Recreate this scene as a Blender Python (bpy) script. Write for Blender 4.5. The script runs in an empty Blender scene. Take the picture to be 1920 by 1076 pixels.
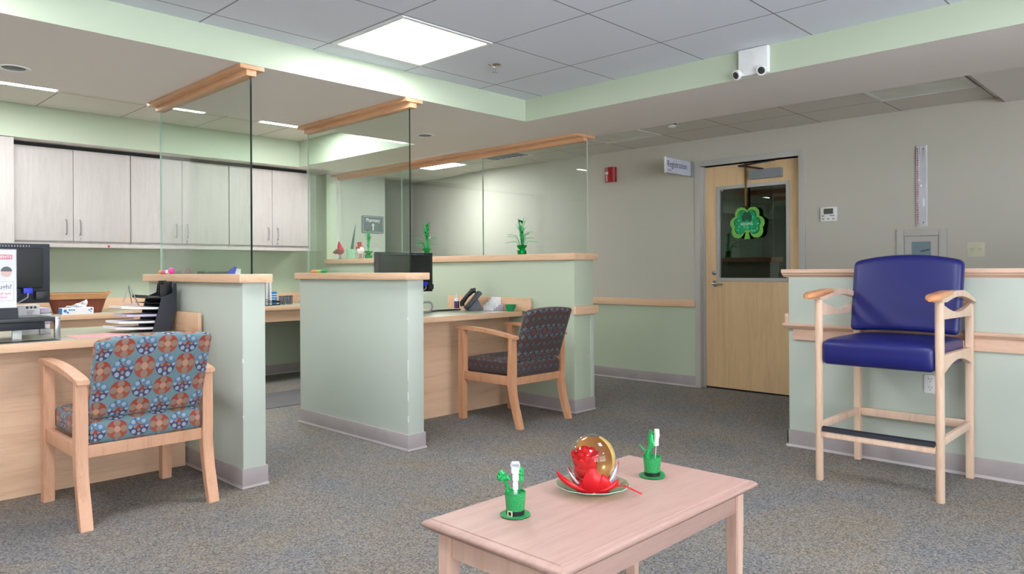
import bpy, bmesh, math, random
from mathutils import Vector, Matrix, noise
random.seed(7)
PI = math.pi
sc = bpy.context.scene
COL = sc.collection

# ------------------------------------------------------------------ camera, world, exposure
CAMZ = 1.073
yaw, roll, FPX, CY = 0.769541, -0.00535821, 1372.69, 505.666
fw = Vector((math.cos(yaw), math.sin(yaw), 0)); rt = Vector((math.sin(yaw), -math.cos(yaw), 0)); up = Vector((0, 0, 1))
r2 = rt * math.cos(roll) + up * math.sin(roll); u2 = -rt * math.sin(roll) + up * math.cos(roll)
cam = bpy.data.cameras.new('camera'); camo = bpy.data.objects.new('camera', cam); COL.objects.link(camo)
camo.matrix_world = Matrix(((r2.x, u2.x, -fw.x, 0), (r2.y, u2.y, -fw.y, 0), (r2.z, u2.z, -fw.z, CAMZ), (0, 0, 0, 1)))
cam.sensor_fit = 'HORIZONTAL'; cam.sensor_width = 36; cam.lens = FPX / 1920 * 36
cam.shift_y = -(538 - CY) / 1920; cam.clip_start = 0.05
sc.camera = camo
w = bpy.data.worlds.new('fill_daylight'); sc.world = w; w.use_nodes = True
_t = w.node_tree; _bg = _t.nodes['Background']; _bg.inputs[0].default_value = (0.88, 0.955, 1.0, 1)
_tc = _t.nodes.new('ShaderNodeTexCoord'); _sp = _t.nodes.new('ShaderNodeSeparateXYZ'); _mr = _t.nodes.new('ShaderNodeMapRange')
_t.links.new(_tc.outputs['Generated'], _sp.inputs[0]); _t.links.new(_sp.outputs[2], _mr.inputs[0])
_mr.inputs['From Min'].default_value = -.08; _mr.inputs['From Max'].default_value = .08       # made-up bright ground below lifts the ceiling; dimmer sky above
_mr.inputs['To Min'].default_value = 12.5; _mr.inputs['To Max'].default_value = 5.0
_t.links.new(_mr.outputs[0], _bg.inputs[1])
sc.view_settings.view_transform = 'Standard'; sc.view_settings.look = 'None'
sc.view_settings.gamma = 1; sc.view_settings.use_curve_mapping = False
sc.view_settings.exposure = 0.36
LIGHT_MAIN, LIGHT_OFFICE, LIGHT_HALL = 20.0, 25.0, 32.0
sc.cycles.max_bounces = 10; sc.cycles.diffuse_bounces = 6; sc.cycles.transparent_max_bounces = 24

# ------------------------------------------------------------------ materials
def lin(h):
    h = h.lstrip('#'); c = [int(h[i:i+2], 16) / 255 for i in (0, 2, 4)]
    return tuple(x / 12.92 if x <= .04045 else ((x + .055) / 1.055) ** 2.4 for x in c) + (1,)

class NT:
    def __init__(s, name):
        s.m = bpy.data.materials.new(name); s.m.use_nodes = True; s.t = s.m.node_tree
        s.b = s.t.nodes['Principled BSDF']; s.out = s.t.nodes['Material Output']
    def n(s, typ, **kw):
        x = s.t.nodes.new(typ)
        for k, v in kw.items(): setattr(x, k, v)
        return x
    def l(s, a, b): s.t.links.new(a, b)
    def math(s, op, a, b=None, c=None, clamp=False):
        x = s.n('ShaderNodeMath', operation=op); x.use_clamp = clamp
        for i, v in enumerate((a, b, c)):
            if v is None: continue
            v = v.s if isinstance(v, S) else v
            if isinstance(v, (int, float)): x.inputs[i].default_value = v
            else: s.l(v, x.inputs[i])
        return S(s, x.outputs[0])
    def mix(s, f, a, b):
        x = s.n('ShaderNodeMix', data_type='RGBA'); fs, A, B = x.inputs[0], x.inputs[6], x.inputs[7]
        f = f.s if isinstance(f, S) else f
        if isinstance(f, (int, float)): fs.default_value = f
        else: s.l(f, fs)
        for v, k in ((a, A), (b, B)):
            if isinstance(v, tuple): k.default_value = v
            else: s.l(v, k)
        return x.outputs[2]
    def coord(s, kind='Object'): return s.n('ShaderNodeTexCoord').outputs[kind]
    def mapping(s, v, scale=(1, 1, 1), loc=(0, 0, 0), rot=(0, 0, 0)):
        x = s.n('ShaderNodeMapping'); s.l(v, x.inputs[0])
        x.inputs['Scale'].default_value = scale; x.inputs['Location'].default_value = loc; x.inputs['Rotation'].default_value = rot
        return x.outputs[0]
    def noise(s, v, scale, detail=4, rough=.5, dist=0):
        x = s.n('ShaderNodeTexNoise'); s.l(v, x.inputs['Vector'])
        x.inputs['Scale'].default_value = scale; x.inputs['Detail'].default_value = detail
        x.inputs['Roughness'].default_value = rough; x.inputs['Distortion'].default_value = dist
        return x.outputs[0]
    def ramp(s, f, stops):
        x = s.n('ShaderNodeValToRGB'); e = x.color_ramp.elements
        f = f.s if isinstance(f, S) else f
        s.l(f, x.inputs[0])
        while len(e) < len(stops): e.new(.5)
        for k, (p, c) in zip(e, stops): k.position = p; k.color = c
        return x.outputs[0]
    def bump(s, h, strength=.3, dist=.002):
        x = s.n('ShaderNodeBump'); x.inputs['Strength'].default_value = strength; x.inputs['Distance'].default_value = dist
        s.l(h.s if isinstance(h, S) else h, x.inputs['Height']); s.l(x.outputs[0], s.b.inputs['Normal'])
    def set(s, col=None, rough=None, metal=None, spec=None):
        if col is not None:
            if isinstance(col, tuple): s.b.inputs['Base Color'].default_value = col
            else: s.l(col, s.b.inputs['Base Color'])
        if rough is not None:
            if isinstance(rough, (int, float)): s.b.inputs['Roughness'].default_value = rough
            else: s.l(rough, s.b.inputs['Roughness'])
        if metal is not None: s.b.inputs['Metallic'].default_value = metal
        if spec is not None: s.b.inputs['Specular IOR Level'].default_value = spec
        return s.m
class S:
    def __init__(s, nt, sock): s.nt = nt; s.s = sock
    def __add__(s, o): return s.nt.math('ADD', s, o)
    def __sub__(s, o): return s.nt.math('SUBTRACT', s, o)
    def __mul__(s, o): return s.nt.math('MULTIPLY', s, o)
    def __truediv__(s, o): return s.nt.math('DIVIDE', s, o)
    def lt(s, o): return s.nt.math('LESS_THAN', s, o)
    def gt(s, o): return s.nt.math('GREATER_THAN', s, o)
    def abs(s): return s.nt.math('ABSOLUTE', s)
    def floor(s): return s.nt.math('FLOOR', s)
    def mod(s, o): return s.nt.math('FLOORED_MODULO', s, o)
    def sqrt(s): return s.nt.math('SQRT', s)

def plain(name, hexc, rough=.5, metal=0, spec=.5, var=.04, bump=0, bscale=300):
    n = NT(name); c = lin(hexc); v = n.coord()
    f = n.noise(v, 6, 3)
    d = tuple(x * (1 - 2 * var) for x in c[:3]) + (1,); b = tuple(min(1, x * (1 + 2 * var)) for x in c[:3]) + (1,)
    n.set(n.ramp(f, [(.3, d), (.7, b)]), rough, metal, spec)
    if bump: n.bump(n.noise(v, bscale, 2), bump, .001)
    return n.m

def wood(name, light, dark, grain='X', rough=.38, scale=1.0, plank=None, spec=.45):
    n = NT(name); v = n.coord()
    sx = {'X': (1.2, 14, 14), 'Y': (14, 1.2, 14), 'Z': (14, 14, 1.2)}[grain]
    m = n.mapping(v, scale=tuple(a * scale for a in sx))
    f = n.noise(m, 1.6, 6, .6, .8); g = n.noise(n.mapping(v, scale=tuple(a * scale * 6 for a in sx)), 2.2, 3, .6)
    h = S(n, f) * .72 + S(n, g) * .28
    col = n.ramp(h, [(.30, lin(dark)), (.50, lin(light)), (.75, tuple(min(1, x * 1.10) for x in lin(light)[:3]) + (1,))])
    if plank:
        sep = n.n('ShaderNodeSeparateXYZ'); n.l(v, sep.inputs[0])
        p = (S(n, sep.outputs[plank[0]]) / plank[1]).floor()
        wn = n.n('ShaderNodeTexWhiteNoise', noise_dimensions='1D'); n.l(p.s, wn.inputs['W'])
        col = n.mix(S(n, wn.outputs[0]) * .30, col, lin(dark))
    n.set(col, rough, 0, spec)
    n.bump(g, .06, .0006)
    return n.m

def paint(name, hexc, rough=.55, var=.02):
    n = NT(name); v = n.coord(); c = lin(hexc)
    f = n.noise(v, .9, 2)
    d = tuple(x * (1 - var) for x in c[:3]) + (1,); b = tuple(min(1, x * (1 + var)) for x in c[:3]) + (1,)
    n.set(n.ramp(f, [(.3, d), (.7, b)]), rough, 0, .35)
    n.bump(n.noise(v, 260, 3), .10, .0008)
    return n.m

def emit(name, hexc, strength):
    n = NT(name); n.set(lin(hexc), .5)
    n.b.inputs['Emission Color'].default_value = lin(hexc); n.b.inputs['Emission Strength'].default_value = strength
    return n.m

def tiles(name, hexc, line, ox, oy, px, py, lw=.008, rough=.9):
    n = NT(name); v = n.coord(); sep = n.n('ShaderNodeSeparateXYZ'); n.l(v, sep.inputs[0])
    X, Y = S(n, sep.outputs[0]), S(n, sep.outputs[1])
    dx = (((X - ox) / px + .5).mod(1.0) - .5).abs() * px
    dy = (((Y - oy) / py + .5).mod(1.0) - .5).abs() * py
    d = n.math('MINIMUM', dx, dy)
    edge = d.lt(lw * .45)                      # shadow line of the tee bar, painted into the tile colour
    bar = d.lt(lw * 1.5)
    sp = n.noise(v, 420, 2, .7)
    base = n.ramp(sp, [(.35, tuple(x * .93 for x in lin(hexc)[:3]) + (1,)), (.6, lin(hexc))])
    c1 = n.mix(bar, base, tuple(min(1, x * .97) for x in lin(hexc)[:3]) + (1,))
    col = n.mix(edge, c1, lin(line))
    n.set(col, rough, 0, .2); n.bump(sp, .2, .001)
    return n.m

def circle_fabric(name, pitch, bg, red1, red2, lobe, core, blue1, blue2, dots, dark=1.0, diamonds=False, vband=False):
    n = NT(name); uv = n.coord('UV'); sep = n.n('ShaderNodeSeparateXYZ'); n.l(uv, sep.inputs[0])
    U, V = S(n, sep.outputs[0]) / pitch, S(n, sep.outputs[1]) / pitch
    cx, cy = U.floor(), V.floor()
    fx, fy = U - cx - .5, V - cy - .5
    ax, ay = fx.abs(), fy.abs()
    dist = lambda px, py: ((ax - px) * (ax - px) + (ay - py) * (ay - py)).sqrt()
    r = dist(0, 0); disc = r.lt(.485); par = (cx + cy).mod(2.0).gt(.5)
    lc = lambda h: tuple(x * dark for x in lin(h)[:3]) + (1,)
    # red disc
    red = n.mix((fy + .5), lc(red2), lc(red1))
    l1 = n.math('MAXIMUM', dist(.31, 0).lt(.165), dist(0, .31).lt(.165))
    red = n.mix(l1, red, lc(lobe)); red = n.mix(r.lt(.155), red, lc(core))
    # blue disc
    bl = n.mix(fy.gt(0), lc(blue2), lc(blue1))
    d1 = n.math('MAXIMUM', dist(.39, 0).lt(.085), dist(0, .39).lt(.085)); d1 = n.math('MAXIMUM', d1, dist(.245, .245).lt(.105))
    bl = n.mix(d1, bl, lc(dots))
    d2 = dist(.17, 0).lt(.08); d2 = n.math('MAXIMUM', d2, dist(0, .17).lt(.08))
    bl = n.mix(d2, bl, lc(lobe)); bl = n.mix(r.lt(.085), bl, lc(red1))
    arc = (((fx - .25) * (fx - .25) + (fy - .45) * (fy - .45)).sqrt() - .42).abs().lt(.014)
    bl = n.mix(arc, bl, lc('#3a3348'))
    both = n.mix(par, red, bl)
    grd = n.mix(n.math('MULTIPLY', n.math('SINE', S(n, sep.outputs[1]) * 22), .5) + .5, lc(bg), tuple(x * .84 for x in lc(bg)[:3]) + (1,))
    if diamonds:
        both = n.mix((r - .44).abs().lt(.055), both, lc('#2b2230'))
    if vband:
        bnd = n.math('SINE', V * (PI / 1.5)).gt(0.3)
        both = n.mix(bnd * .35, both, lc('#3f5559'))
    col = n.mix(disc, grd, both)
    if vband: col = n.mix(n.math('SINE', S(n, sep.outputs[1]) * (2 * PI / .17)).gt(-.1) * .5, col, lin('#4a3029')); 
    wv = n.noise(n.mapping(uv, scale=(1, 1, 1)), 900, 2, .7)
    col = n.mix(S(n, wv) * .22, col, lc('#5c5a5e'))
    n.set(col, .85, 0, .2); n.bump(wv, .35, .0008)
    n.b.inputs['Sheen Weight'].default_value = .15
    return n.m

def carpet_mat():
    n = NT('speckled_loop_carpet'); v = n.coord()
    vo = n.n('ShaderNodeTexVoronoi'); n.l(v, vo.inputs['Vector']); vo.inputs['Scale'].default_value = 170
    sp = n.n('ShaderNodeSeparateColor'); n.l(vo.outputs['Color'], sp.inputs[0])
    c = n.ramp(sp.outputs[0], [(0, lin('#4a484b')), (.25, lin('#6f6c6a')), (.45, lin('#8c867f')), (.62, lin('#a39a8c')), (.8, lin('#80868c')), (1, lin('#bdb4a9'))])
    c.node.color_ramp.interpolation = 'CONSTANT'
    big = n.noise(n.mapping(v, scale=(1, 1, 1)), 2.2, 4, .6, .6)
    tint = n.ramp(big, [(.35, lin('#878a90')), (.5, lin('#968f87')), (.66, lin('#a08f77'))])
    mx = n.mix(.34, c, tint)
    tuft = n.noise(v, 150, 3, .7)
    mx2 = n.mix(n.math('MULTIPLY', S(n, tuft) - .35, 1.2, clamp=True) * .55, mx, lin('#3f3e42'))
    n.set(mx2, .95, 0, .1); n.bump(vo.outputs['Distance'], .7, .004)
    return n.m

def glass_mat(name, tint='#eef6f2', ior=1.5, rough=0.0):
    n = NT(name); t = n.t; t.nodes.remove(n.b)
    tr = n.n('ShaderNodeBsdfTransparent'); tr.inputs[0].default_value = lin(tint)
    gl = n.n('ShaderNodeBsdfGlossy'); gl.inputs['Roughness'].default_value = rough
    fr = n.n('ShaderNodeFresnel'); bf = n.n('ShaderNodeNewGeometry').outputs['Backfacing']
    io = S(n, bf) * (1 / ior - ior) + ior; n.l(io.s, fr.inputs['IOR'])     # same reflectance on both faces of a thin pane
    mx = n.n('ShaderNodeMixShader'); n.l(fr.outputs[0], mx.inputs[0]); n.l(tr.outputs[0], mx.inputs[1]); n.l(gl.outputs[0], mx.inputs[2])
    n.l(mx.outputs[0], n.out.inputs[0]); return n.m

def glitter(name, a, b, scale=900, rough=.3):
    n = NT(name); v = n.coord()
    vo = n.n('ShaderNodeTexVoronoi'); n.l(v, vo.inputs['Vector']); vo.inputs['Scale'].default_value = scale
    sp = n.n('ShaderNodeSeparateColor'); n.l(vo.outputs['Color'], sp.inputs[0])
    n.set(n.ramp(sp.outputs[0], [(.0, lin(a)), (.75, lin(b)), (1, tuple(min(1, x * 1.6 + .1) for x in lin(b)[:3]) + (1,))]), rough, .35)
    n.bump(sp.outputs[1], .6, .001); return n.m

M = {}
M['green'] = paint('sage_green_wall_paint', '#bac5af')
M['green_cool'] = paint('pale_mint_wall_paint', '#bfc8be')
M['beige'] = paint('warm_grey_wall_paint', '#bfbab0')
M['pharm'] = paint('pale_putty_wall_paint', '#cdccc2')
M['soffit'] = paint('putty_soffit_paint', '#e8e1de')
M['jamb'] = paint('cream_trim_paint', '#b9b6b2', .4)
M['base'] = plain('grey_vinyl_baseboard', '#a9a0a1', .45)
M['bead'] = plain('pale_vinyl_bead', '#c9c2c4', .45)
M['tile_main'] = tiles('main_ceiling_tile', '#e0e4f0', '#87888c', 2.67, 2.70, .605, .61)
M['tile_office'] = tiles('office_ceiling_tile', '#e4e0d8', '#77787c', 1.51, 5.97, .605, .61)
M['tile_hall'] = tiles('corridor_ceiling_tile', '#dcd6cf', '#7b7a78', 5.465, 1.11, .60, .59)
M['carpet'] = carpet_mat()
M['maple_x'] = wood('maple_grain_across', '#e4bd9c', '#d2a686', 'X')
M['maple_y'] = wood('maple_grain_along', '#e4bd9c', '#d2a686', 'Y')
M['maple_z'] = wood('maple_grain_upright', '#d8b08c', '#c49874', 'Z')
M['laminate'] = wood('maple_laminate_front', '#e0bb9c', '#cda486', 'X', .5, .5)
M['header'] = wood('maple_ceiling_trim', '#d3a47e', '#be8c66', 'Y')
M['chairwood'] = wood('pinkish_beech_chair_frame', '#dba98a', '#c79274', 'Z')
M['chairwood2'] = wood('honey_beech_chair_frame', '#d09a76', '#b98160', 'Z')
M['armwood'] = wood('honey_armrest', '#d89668', '#c07e52', 'X', .25)
M['stoolwood'] = wood('bleached_maple_stool', '#e3c4ac', '#d2ae94', 'Z')
M['tablewood'] = wood('bleached_maple_table', '#b5948a', '#a6857b', 'X', .48, .8, plank=(1, .12))
M['tableleg'] = wood('bleached_maple_leg', '#d8b5a4', '#c69f8d', 'Z')
M['mould'] = wood('pink_maple_moulding', '#deba a4'.replace(' ', ''), '#cfa68e', 'Y')
M['doorwood'] = wood('birch_door_veneer', '#e6c499', '#d4b083', 'Z', .4, .5, plank=(1, .22))
M['cab'] = wood('whitewashed_cabinet_laminate', '#bfb8b4', '#b6aeaa', 'Z', .5, 1.6)
M['cabgap'] = plain('cabinet_shadow_gap', '#2a2828', .8)
M['counter'] = plain('olive_grey_laminate_counter', '#b3b29b', .35, var=.03)
M['metal'] = plain('brushed_nickel', '#a9a9ad', .3, .9)
M['chrome'] = plain('chrome', '#d8d8da', .12, 1)
M['steel_dark'] = plain('dark_steel', '#4a4b50', .4, .7)
M['black'] = plain('black_plastic', '#15161a', .45)
M['navy'] = plain('navy_black_plastic', '#20242f', .4)
M['greyplastic'] = plain('grey_plastic', '#8b8d93', .45)
M['white'] = plain('white_plastic', '#e6e6e6', .4)
M['paper'] = plain('white_paper', '#e9e7ea', .8)
M['offwhite'] = plain('ivory_plastic', '#cfcbb4', .4)
M['pinkpaper'] = plain('pink_paper', '#e9a6a8', .8)
M['lilacpaper'] = plain('lilac_paper', '#c9bfd6', .8)
M['red'] = plain('red_plastic', '#b3121b', .35)
M['darkred'] = plain('fire_alarm_red', '#9d1c1e', .35)
M['redtext'] = plain('printed_red', '#d8434b', .7)
M['vinyl'] = plain('royal_blue_vinyl', '#181d66', .36, spec=.5, var=.02, bump=.08, bscale=700)
M['rubber'] = plain('dark_navy_rubber', '#1d202c', .6)
M['glass'] = glass_mat('clear_screen_glass', '#f5faf7')
M['glassedge'] = plain('dark_green_glass_edge', '#16261f', .1)
M['glassedge_l'] = plain('pale_green_glass_edge', '#a9c4b6', .1)
M['glass_door'] = glass_mat('door_vision_glass', '#9aa8a4', 2.1)
M['cup'] = glass_mat('clear_cup_glass', '#d6dbe0')
M['globe'] = glass_mat('clear_globe_glass', '#fbfdf8', 1.5)
M['plate'] = glass_mat('green_tinted_plate_glass', '#e6f3e3')
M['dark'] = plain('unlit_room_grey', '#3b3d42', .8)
M['lamp_main'] = emit('lit_diffuser', '#fafcff', LIGHT_MAIN)
M['lamp_office'] = emit('lit_office_diffuser', '#fbfdff', LIGHT_OFFICE)
M['lamp_hall'] = emit('lit_corridor_diffuser', '#fcfdff', LIGHT_HALL)
M['lens_off'] = plain('unlit_prismatic_lens', '#d8d8d0', .35)
M['greenfoil'] = plain('green_foil', '#0e9a4a', .22, .75)
M['greentinsel'] = glitter('green_tinsel', '#067a36', '#1fb765', 700)
M['greenglitter'] = glitter('green_glitter', '#0a7a3e', '#2fae62', 1300)
M['limeglitter'] = glitter('lime_glitter', '#4f9a3c', '#86cf62', 700)
M['shamrock'] = glitter('emerald_print', '#0c8a5a', '#17a86c', 60, .4)
M['darkgreen'] = plain('dark_green_line', '#075234', .5)
M['greenbowl'] = plain('green_plastic_bowl', '#109a5c', .4)
M['whiteglitter'] = glitter('white_glitter', '#dfe3ea', '#f2f3f8', 1300)
M['redfoil'] = plain('red_foil', '#d81424', .3, .15)
M['redrose'] = plain('red_fabric_petal', '#dd1420', .5)
M['irid'] = plain('silver_lilac_foil', '#d5cfe0', .2, .6)
M['gold'] = plain('gold_mirror', '#e6c27c', .22, .3)
M['brown'] = plain('brown_basket_weave', '#7a3e2c', .8, bump=.5, bscale=120)
M['tan'] = plain('tan_basket_rim', '#c79668', .7, bump=.5, bscale=160)
M['blue'] = plain('bright_blue_print', '#2a7fc0', .5)
M['vga'] = plain('blue_video_plug', '#1c2ac0', .4)
M['purple'] = plain('purple_label', '#563068', .4)
M['clearplastic'] = glass_mat('clear_plastic_sheet', '#f4f4f7', 1.3)
M['greytext'] = plain('grey_lettering', '#575a66', .7)
M['navytext'] = plain('navy_lettering', '#2b3152', .7)
M['whitetext'] = plain('white_lettering', '#f2f4f4', .6)
M['slate'] = plain('slate_grey_sign', '#56666a', .5)
M['signwhite'] = plain('pale_sign_face', '#c9cbdc', .4)
M['ribbon'] = plain('gold_brown_ribbon', '#7a6032', .5)
M['mat'] = plain('dark_grey_chair_mat', '#6b696d', .5)
M['orange'] = plain('orange_cap', '#e7954c', .4)
M['bluebody'] = plain('slate_blue_tube', '#6d7fb0', .4)
M['magenta'] = plain('magenta_tip', '#dd4fa8', .4)
M['lime'] = plain('yellow_green_tube', '#a9c060', .4)
M['skin'] = plain('peach_print', '#e0b29a', .7)
M['hair'] = plain('dark_print', '#2e2b38', .7)
M['palegreen'] = plain('pale_green_wire', '#a9d6b8', .5)
M['feather'] = plain('dark_green_spike', '#3b6b52', .6)
M['lcd'] = plain('grey_display', '#4b5048', .3)
M['cabinetglass'] = plain('blue_grey_glass', '#7c8e9a', .15)
M['amber'] = plain('amber_handset_strip', '#d9a25e', .4)
M['mirrorcone'] = plain('polished_reflector', '#b9beb9', .08, .95)
M['cone'] = plain('satin_reflector', '#8b918b', .3, .35)
M['fabric'] = circle_fabric('circle_print_fabric', .0872, '#76929a', '#9e3a2e', '#a0583f', '#977b6c', '#bd9178', '#5a7f9e', '#4a4266', '#98aabb')
M['fabric2'] = circle_fabric('dark_diamond_print_fabric', .056, '#767d80', '#84382f', '#7d4434', '#70504a', '#6d5048', '#50666a', '#6b3a3c', '#7d7680', .80, diamonds=True, vband=True)

# ------------------------------------------------------------------ mesh helpers
class MB:
    def __init__(s): s.bm = bmesh.new(); s.uv = None
    def _new(s, geom_before): return [v for v in s.bm.verts if v not in geom_before]
    def box(s, x0, x1, y0, y1, z0, z1, bev=0, seg=2, mi=0):
        r = bmesh.ops.create_cube(s.bm, size=1); vs = r['verts']
        for v in vs:
            v.co = Vector((x0 + (v.co.x + .5) * (x1 - x0), y0 + (v.co.y + .5) * (y1 - y0), z0 + (v.co.z + .5) * (z1 - z0)))
        fs = {f for v in vs for f in v.link_faces}
        for f in fs: f.material_index = mi
        if bev:
            es = list({e for v in vs for e in v.link_edges})
            bev = min(bev, abs(x1 - x0) * .45, abs(y1 - y0) * .45, abs(z1 - z0) * .45)
            bmesh.ops.bevel(s.bm, geom=es, offset=bev, segments=seg, profile=.6, affect='EDGES')
        return s
    def face(s, pts, mi=0):
        f = s.bm.faces.new([s.bm.verts.new(p) for p in pts]); f.material_index = mi; return s
    def loft(s, rings, cap=True, closed=False, mi=0):
        R = [[s.bm.verts.new(p) for p in ring] for ring in rings]; n = len(R[0])
        m = len(R) if closed else len(R) - 1
        for i in range(m):
            a, b = R[i], R[(i + 1) % len(R)]
            for j in range(n):
                f = s.bm.faces.new((a[j], a[(j + 1) % n], b[(j + 1) % n], b[j])); f.material_index = mi
        if cap and not closed:
            for k in (0, -1):
                try:
                    f = s.bm.faces.new(R[k][::-1] if k == 0 else R[k]); f.material_index = mi
                except ValueError: pass
        return s
    def tube(s, pts, r, n=10, mi=0, closed=False, cap=True):
        pts = [Vector(p) for p in pts]; rr = r if isinstance(r, (list, tuple)) else [r] * len(pts)
        rings = []; prev = None
        for i, p in enumerate(pts):
            if closed: d = pts[(i + 1) % len(pts)] - pts[i - 1]
            else: d = pts[min(i + 1, len(pts) - 1)] - pts[max(i - 1, 0)]
            d.normalize()
            if prev is None:
                a = d.orthogonal().normalized()
            else:
                a = prev - d * prev.dot(d)
                a = a.normalized() if a.length > 1e-6 else d.orthogonal().normalized()
            prev = a; b = d.cross(a)
            rings.append([p + (a * math.cos(t) + b * math.sin(t)) * rr[i] for t in [2 * PI * k / n for k in range(n)]])
        return s.loft(rings, cap, closed, mi)
    def lathe(s, prof, c, n=32, mi=0, cap=True, axis='Z'):
        rings = []
        for r, h in prof:
            r = max(r, 1e-4)
            ring = []
            for k in range(n):
                t = 2 * PI * k / n; a, b = r * math.cos(t), r * math.sin(t)
                p = {'Z': (a, b, h), 'X': (h, a, b), 'Y': (b, h, a)}[axis]
                ring.append(Vector(c) + Vector(p))
            rings.append(ring)
        return s.loft(rings, cap, mi=mi)
    def prism(s, pts2, plane, a, b, mi=0, bev=0):
        """extrude a 2D outline; plane 'XZ' spans y a..b, 'YZ' spans x a..b, 'XY' spans z a..b"""
        f = {'XZ': lambda u, v, w_: (u, w_, v), 'YZ': lambda u, v, w_: (w_, u, v), 'XY': lambda u, v, w_: (u, v, w_)}[plane]
        before = set(s.bm.verts)
        s.loft([[Vector(f(u, v, a)) for u, v in pts2], [Vector(f(u, v, b)) for u, v in pts2]], mi=mi)
        if bev:
            es = list({e for v in s.bm.verts if v not in before for e in v.link_edges if e.calc_length() > bev * 2.2})
            bmesh.ops.bevel(s.bm, geom=es, offset=bev, segments=2, profile=.6, affect='EDGES')
        return s
    def xform(s, mat, since=0):
        for v in list(s.bm.verts)[since:]: v.co = mat @ v.co
        return s

def origin_of(o):
    v = Vector((0, 0, 0))
    while o is not None: v += o.location; o = o.parent
    return v
def tag(o, label=None, cat=None, group=None, kind=None):
    if label: o['label'] = label
    if cat: o['category'] = cat
    if group: o['group'] = group
    if kind: o['kind'] = kind
    return o
def thing(name, label, cat, loc=(0, 0, 0), group=None):
    o = bpy.data.objects.new(name, None); COL.objects.link(o); o.location = loc; o.empty_display_size = .05
    return tag(o, label, cat, group)
def obj(name, mb, mat, parent=None, loc=None, ang=35, smooth=True, world=True, clampx=None):
    """link a mesh; world coordinates are re-expressed about the parent's (or the given) origin"""
    bm = mb.bm if isinstance(mb, MB) else mb
    bmesh.ops.recalc_face_normals(bm, faces=bm.faces)
    if clampx is not None:
        for v in bm.verts: v.co.x = min(v.co.x, clampx)
    me = bpy.data.meshes.new(name)
    o_ = origin_of(parent) if parent is not None else Vector(loc if loc is not None else (0, 0, 0))
    if world:
        for v in bm.verts: v.co -= o_
    bm.to_mesh(me); bm.free()
    if smooth:
        me.polygons.foreach_set('use_smooth', [True] * len(me.polygons)); me.set_sharp_from_angle(angle=math.radians(ang))
    for m in (mat if isinstance(mat, (list, tuple)) else [mat]): me.materials.append(m)
    o = bpy.data.objects.new(name, me); COL.objects.link(o)
    if parent is not None: o.parent = parent
    elif loc is not None and world: o.location = loc
    return o
def struct(name, mb, mat, **k):
    return tag(obj(name, mb, mat, **k), kind='structure')
def box(name, b, mat, parent=None, bev=0, **k): return obj(name, MB().box(*b, bev=bev), mat, parent, **k)
def rbox(c, half, r, n=(10, 10, 10), deform=None, uvmode=None):
    """rounded, optionally crowned upholstery block with a UV map in metres"""
    bm = bmesh.new(); c = Vector(c); H = Vector(half); uvl = bm.loops.layers.uv.new('UVMap')
    def ease(t, h):                       # pack samples near the edges
        t = t * 2 - 1; k = 1 - min(.9, r * 1.6 / h); 
        return math.copysign(abs(t) ** .62, t)
    cache = {}
    def vert(p):
        key = tuple(round(x, 5) for x in p)
        if key in cache: return cache[key]
        q = Vector((p[0] * H.x, p[1] * H.y, p[2] * H.z))
        inn = Vector([max(-(h - r), min(h - r, x)) for x, h in zip(q, H)]); d = q - inn
        if d.length > 1e-9: q2 = inn + d.normalized() * r
        else: q2 = q
        if deform: q2 = deform(q2, H)
        v = bm.verts.new(c + q2); cache[key] = v; return v
    for ax in range(3):
        a, b = [i for i in range(3) if i != ax]
        for sg in (-1, 1):
            for i in range(n[a]):
                for j in range(n[b]):
                    quad = []
                    for di, dj in ((0, 0), (1, 0), (1, 1), (0, 1)):
                        p = [0, 0, 0]; p[ax] = sg; p[a] = ease((i + di) / n[a], H[a]); p[b] = ease((j + dj) / n[b], H[b]); quad.append(tuple(p))
                    vs = [vert(p) for p in quad]
                    if len(set(vs)) < 4: continue
                    try: f = bm.faces.new(vs)
                    except ValueError: continue
                    for l, p in zip(f.loops, quad):
                        x, y, z = p[0] * H.x, p[1] * H.y, p[2] * H.z
                        if ax == 1: uv = (x, z)
                        elif ax == 0: uv = (y + .02, z)
                        else: uv = (x, sg * H.z + (y + H.y) * sg)
                        l[uvl].uv = (uv[0] + c.x, uv[1] + c.z)
    return bm
def text(s, size, o, right, upv, mat, parent, name='lettering', depth=.0006, sx=1.0, align='LEFT', bold=0):
    cu = bpy.data.curves.new('lettering', 'FONT'); cu.body = s; cu.size = size; cu.extrude = depth; cu.align_x = align; cu.offset = bold
    cu.resolution_u = 3
    t = bpy.data.objects.new('lettering', cu); COL.objects.link(t)
    dg = bpy.context.evaluated_depsgraph_get(); me = bpy.data.meshes.new_from_object(t.evaluated_get(dg))
    bpy.data.objects.remove(t); bm = bmesh.new(); bm.from_mesh(me); bpy.data.meshes.remove(me)
    R, U = Vector(right), Vector(upv); N = R.cross(U); O = Vector(o)
    for v in bm.verts: v.co = O + R * v.co.x * sx + U * v.co.y + N * v.co.z
    return obj(name, bm, mat, parent, smooth=False)
def copy_tree(o, parent=None):
    c = o.copy(); COL.objects.link(c); c.parent = parent
    for ch in list(o.children): copy_tree(ch, c)
    return c
def arc(cx, cz, r, a0, a1, n): return [(cx + r * math.cos(a0 + (a1 - a0) * i / n), cz + r * math.sin(a0 + (a1 - a0) * i / n)) for i in range(n + 1)]
def lerp(a, b, t): return a + (b - a) * t
NEGY, NEGX, UP = Vector((0, -1, 0)), Vector((-1, 0, 0)), Vector((0, 0, 1))
PX = Vector((1, 0, 0))

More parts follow.
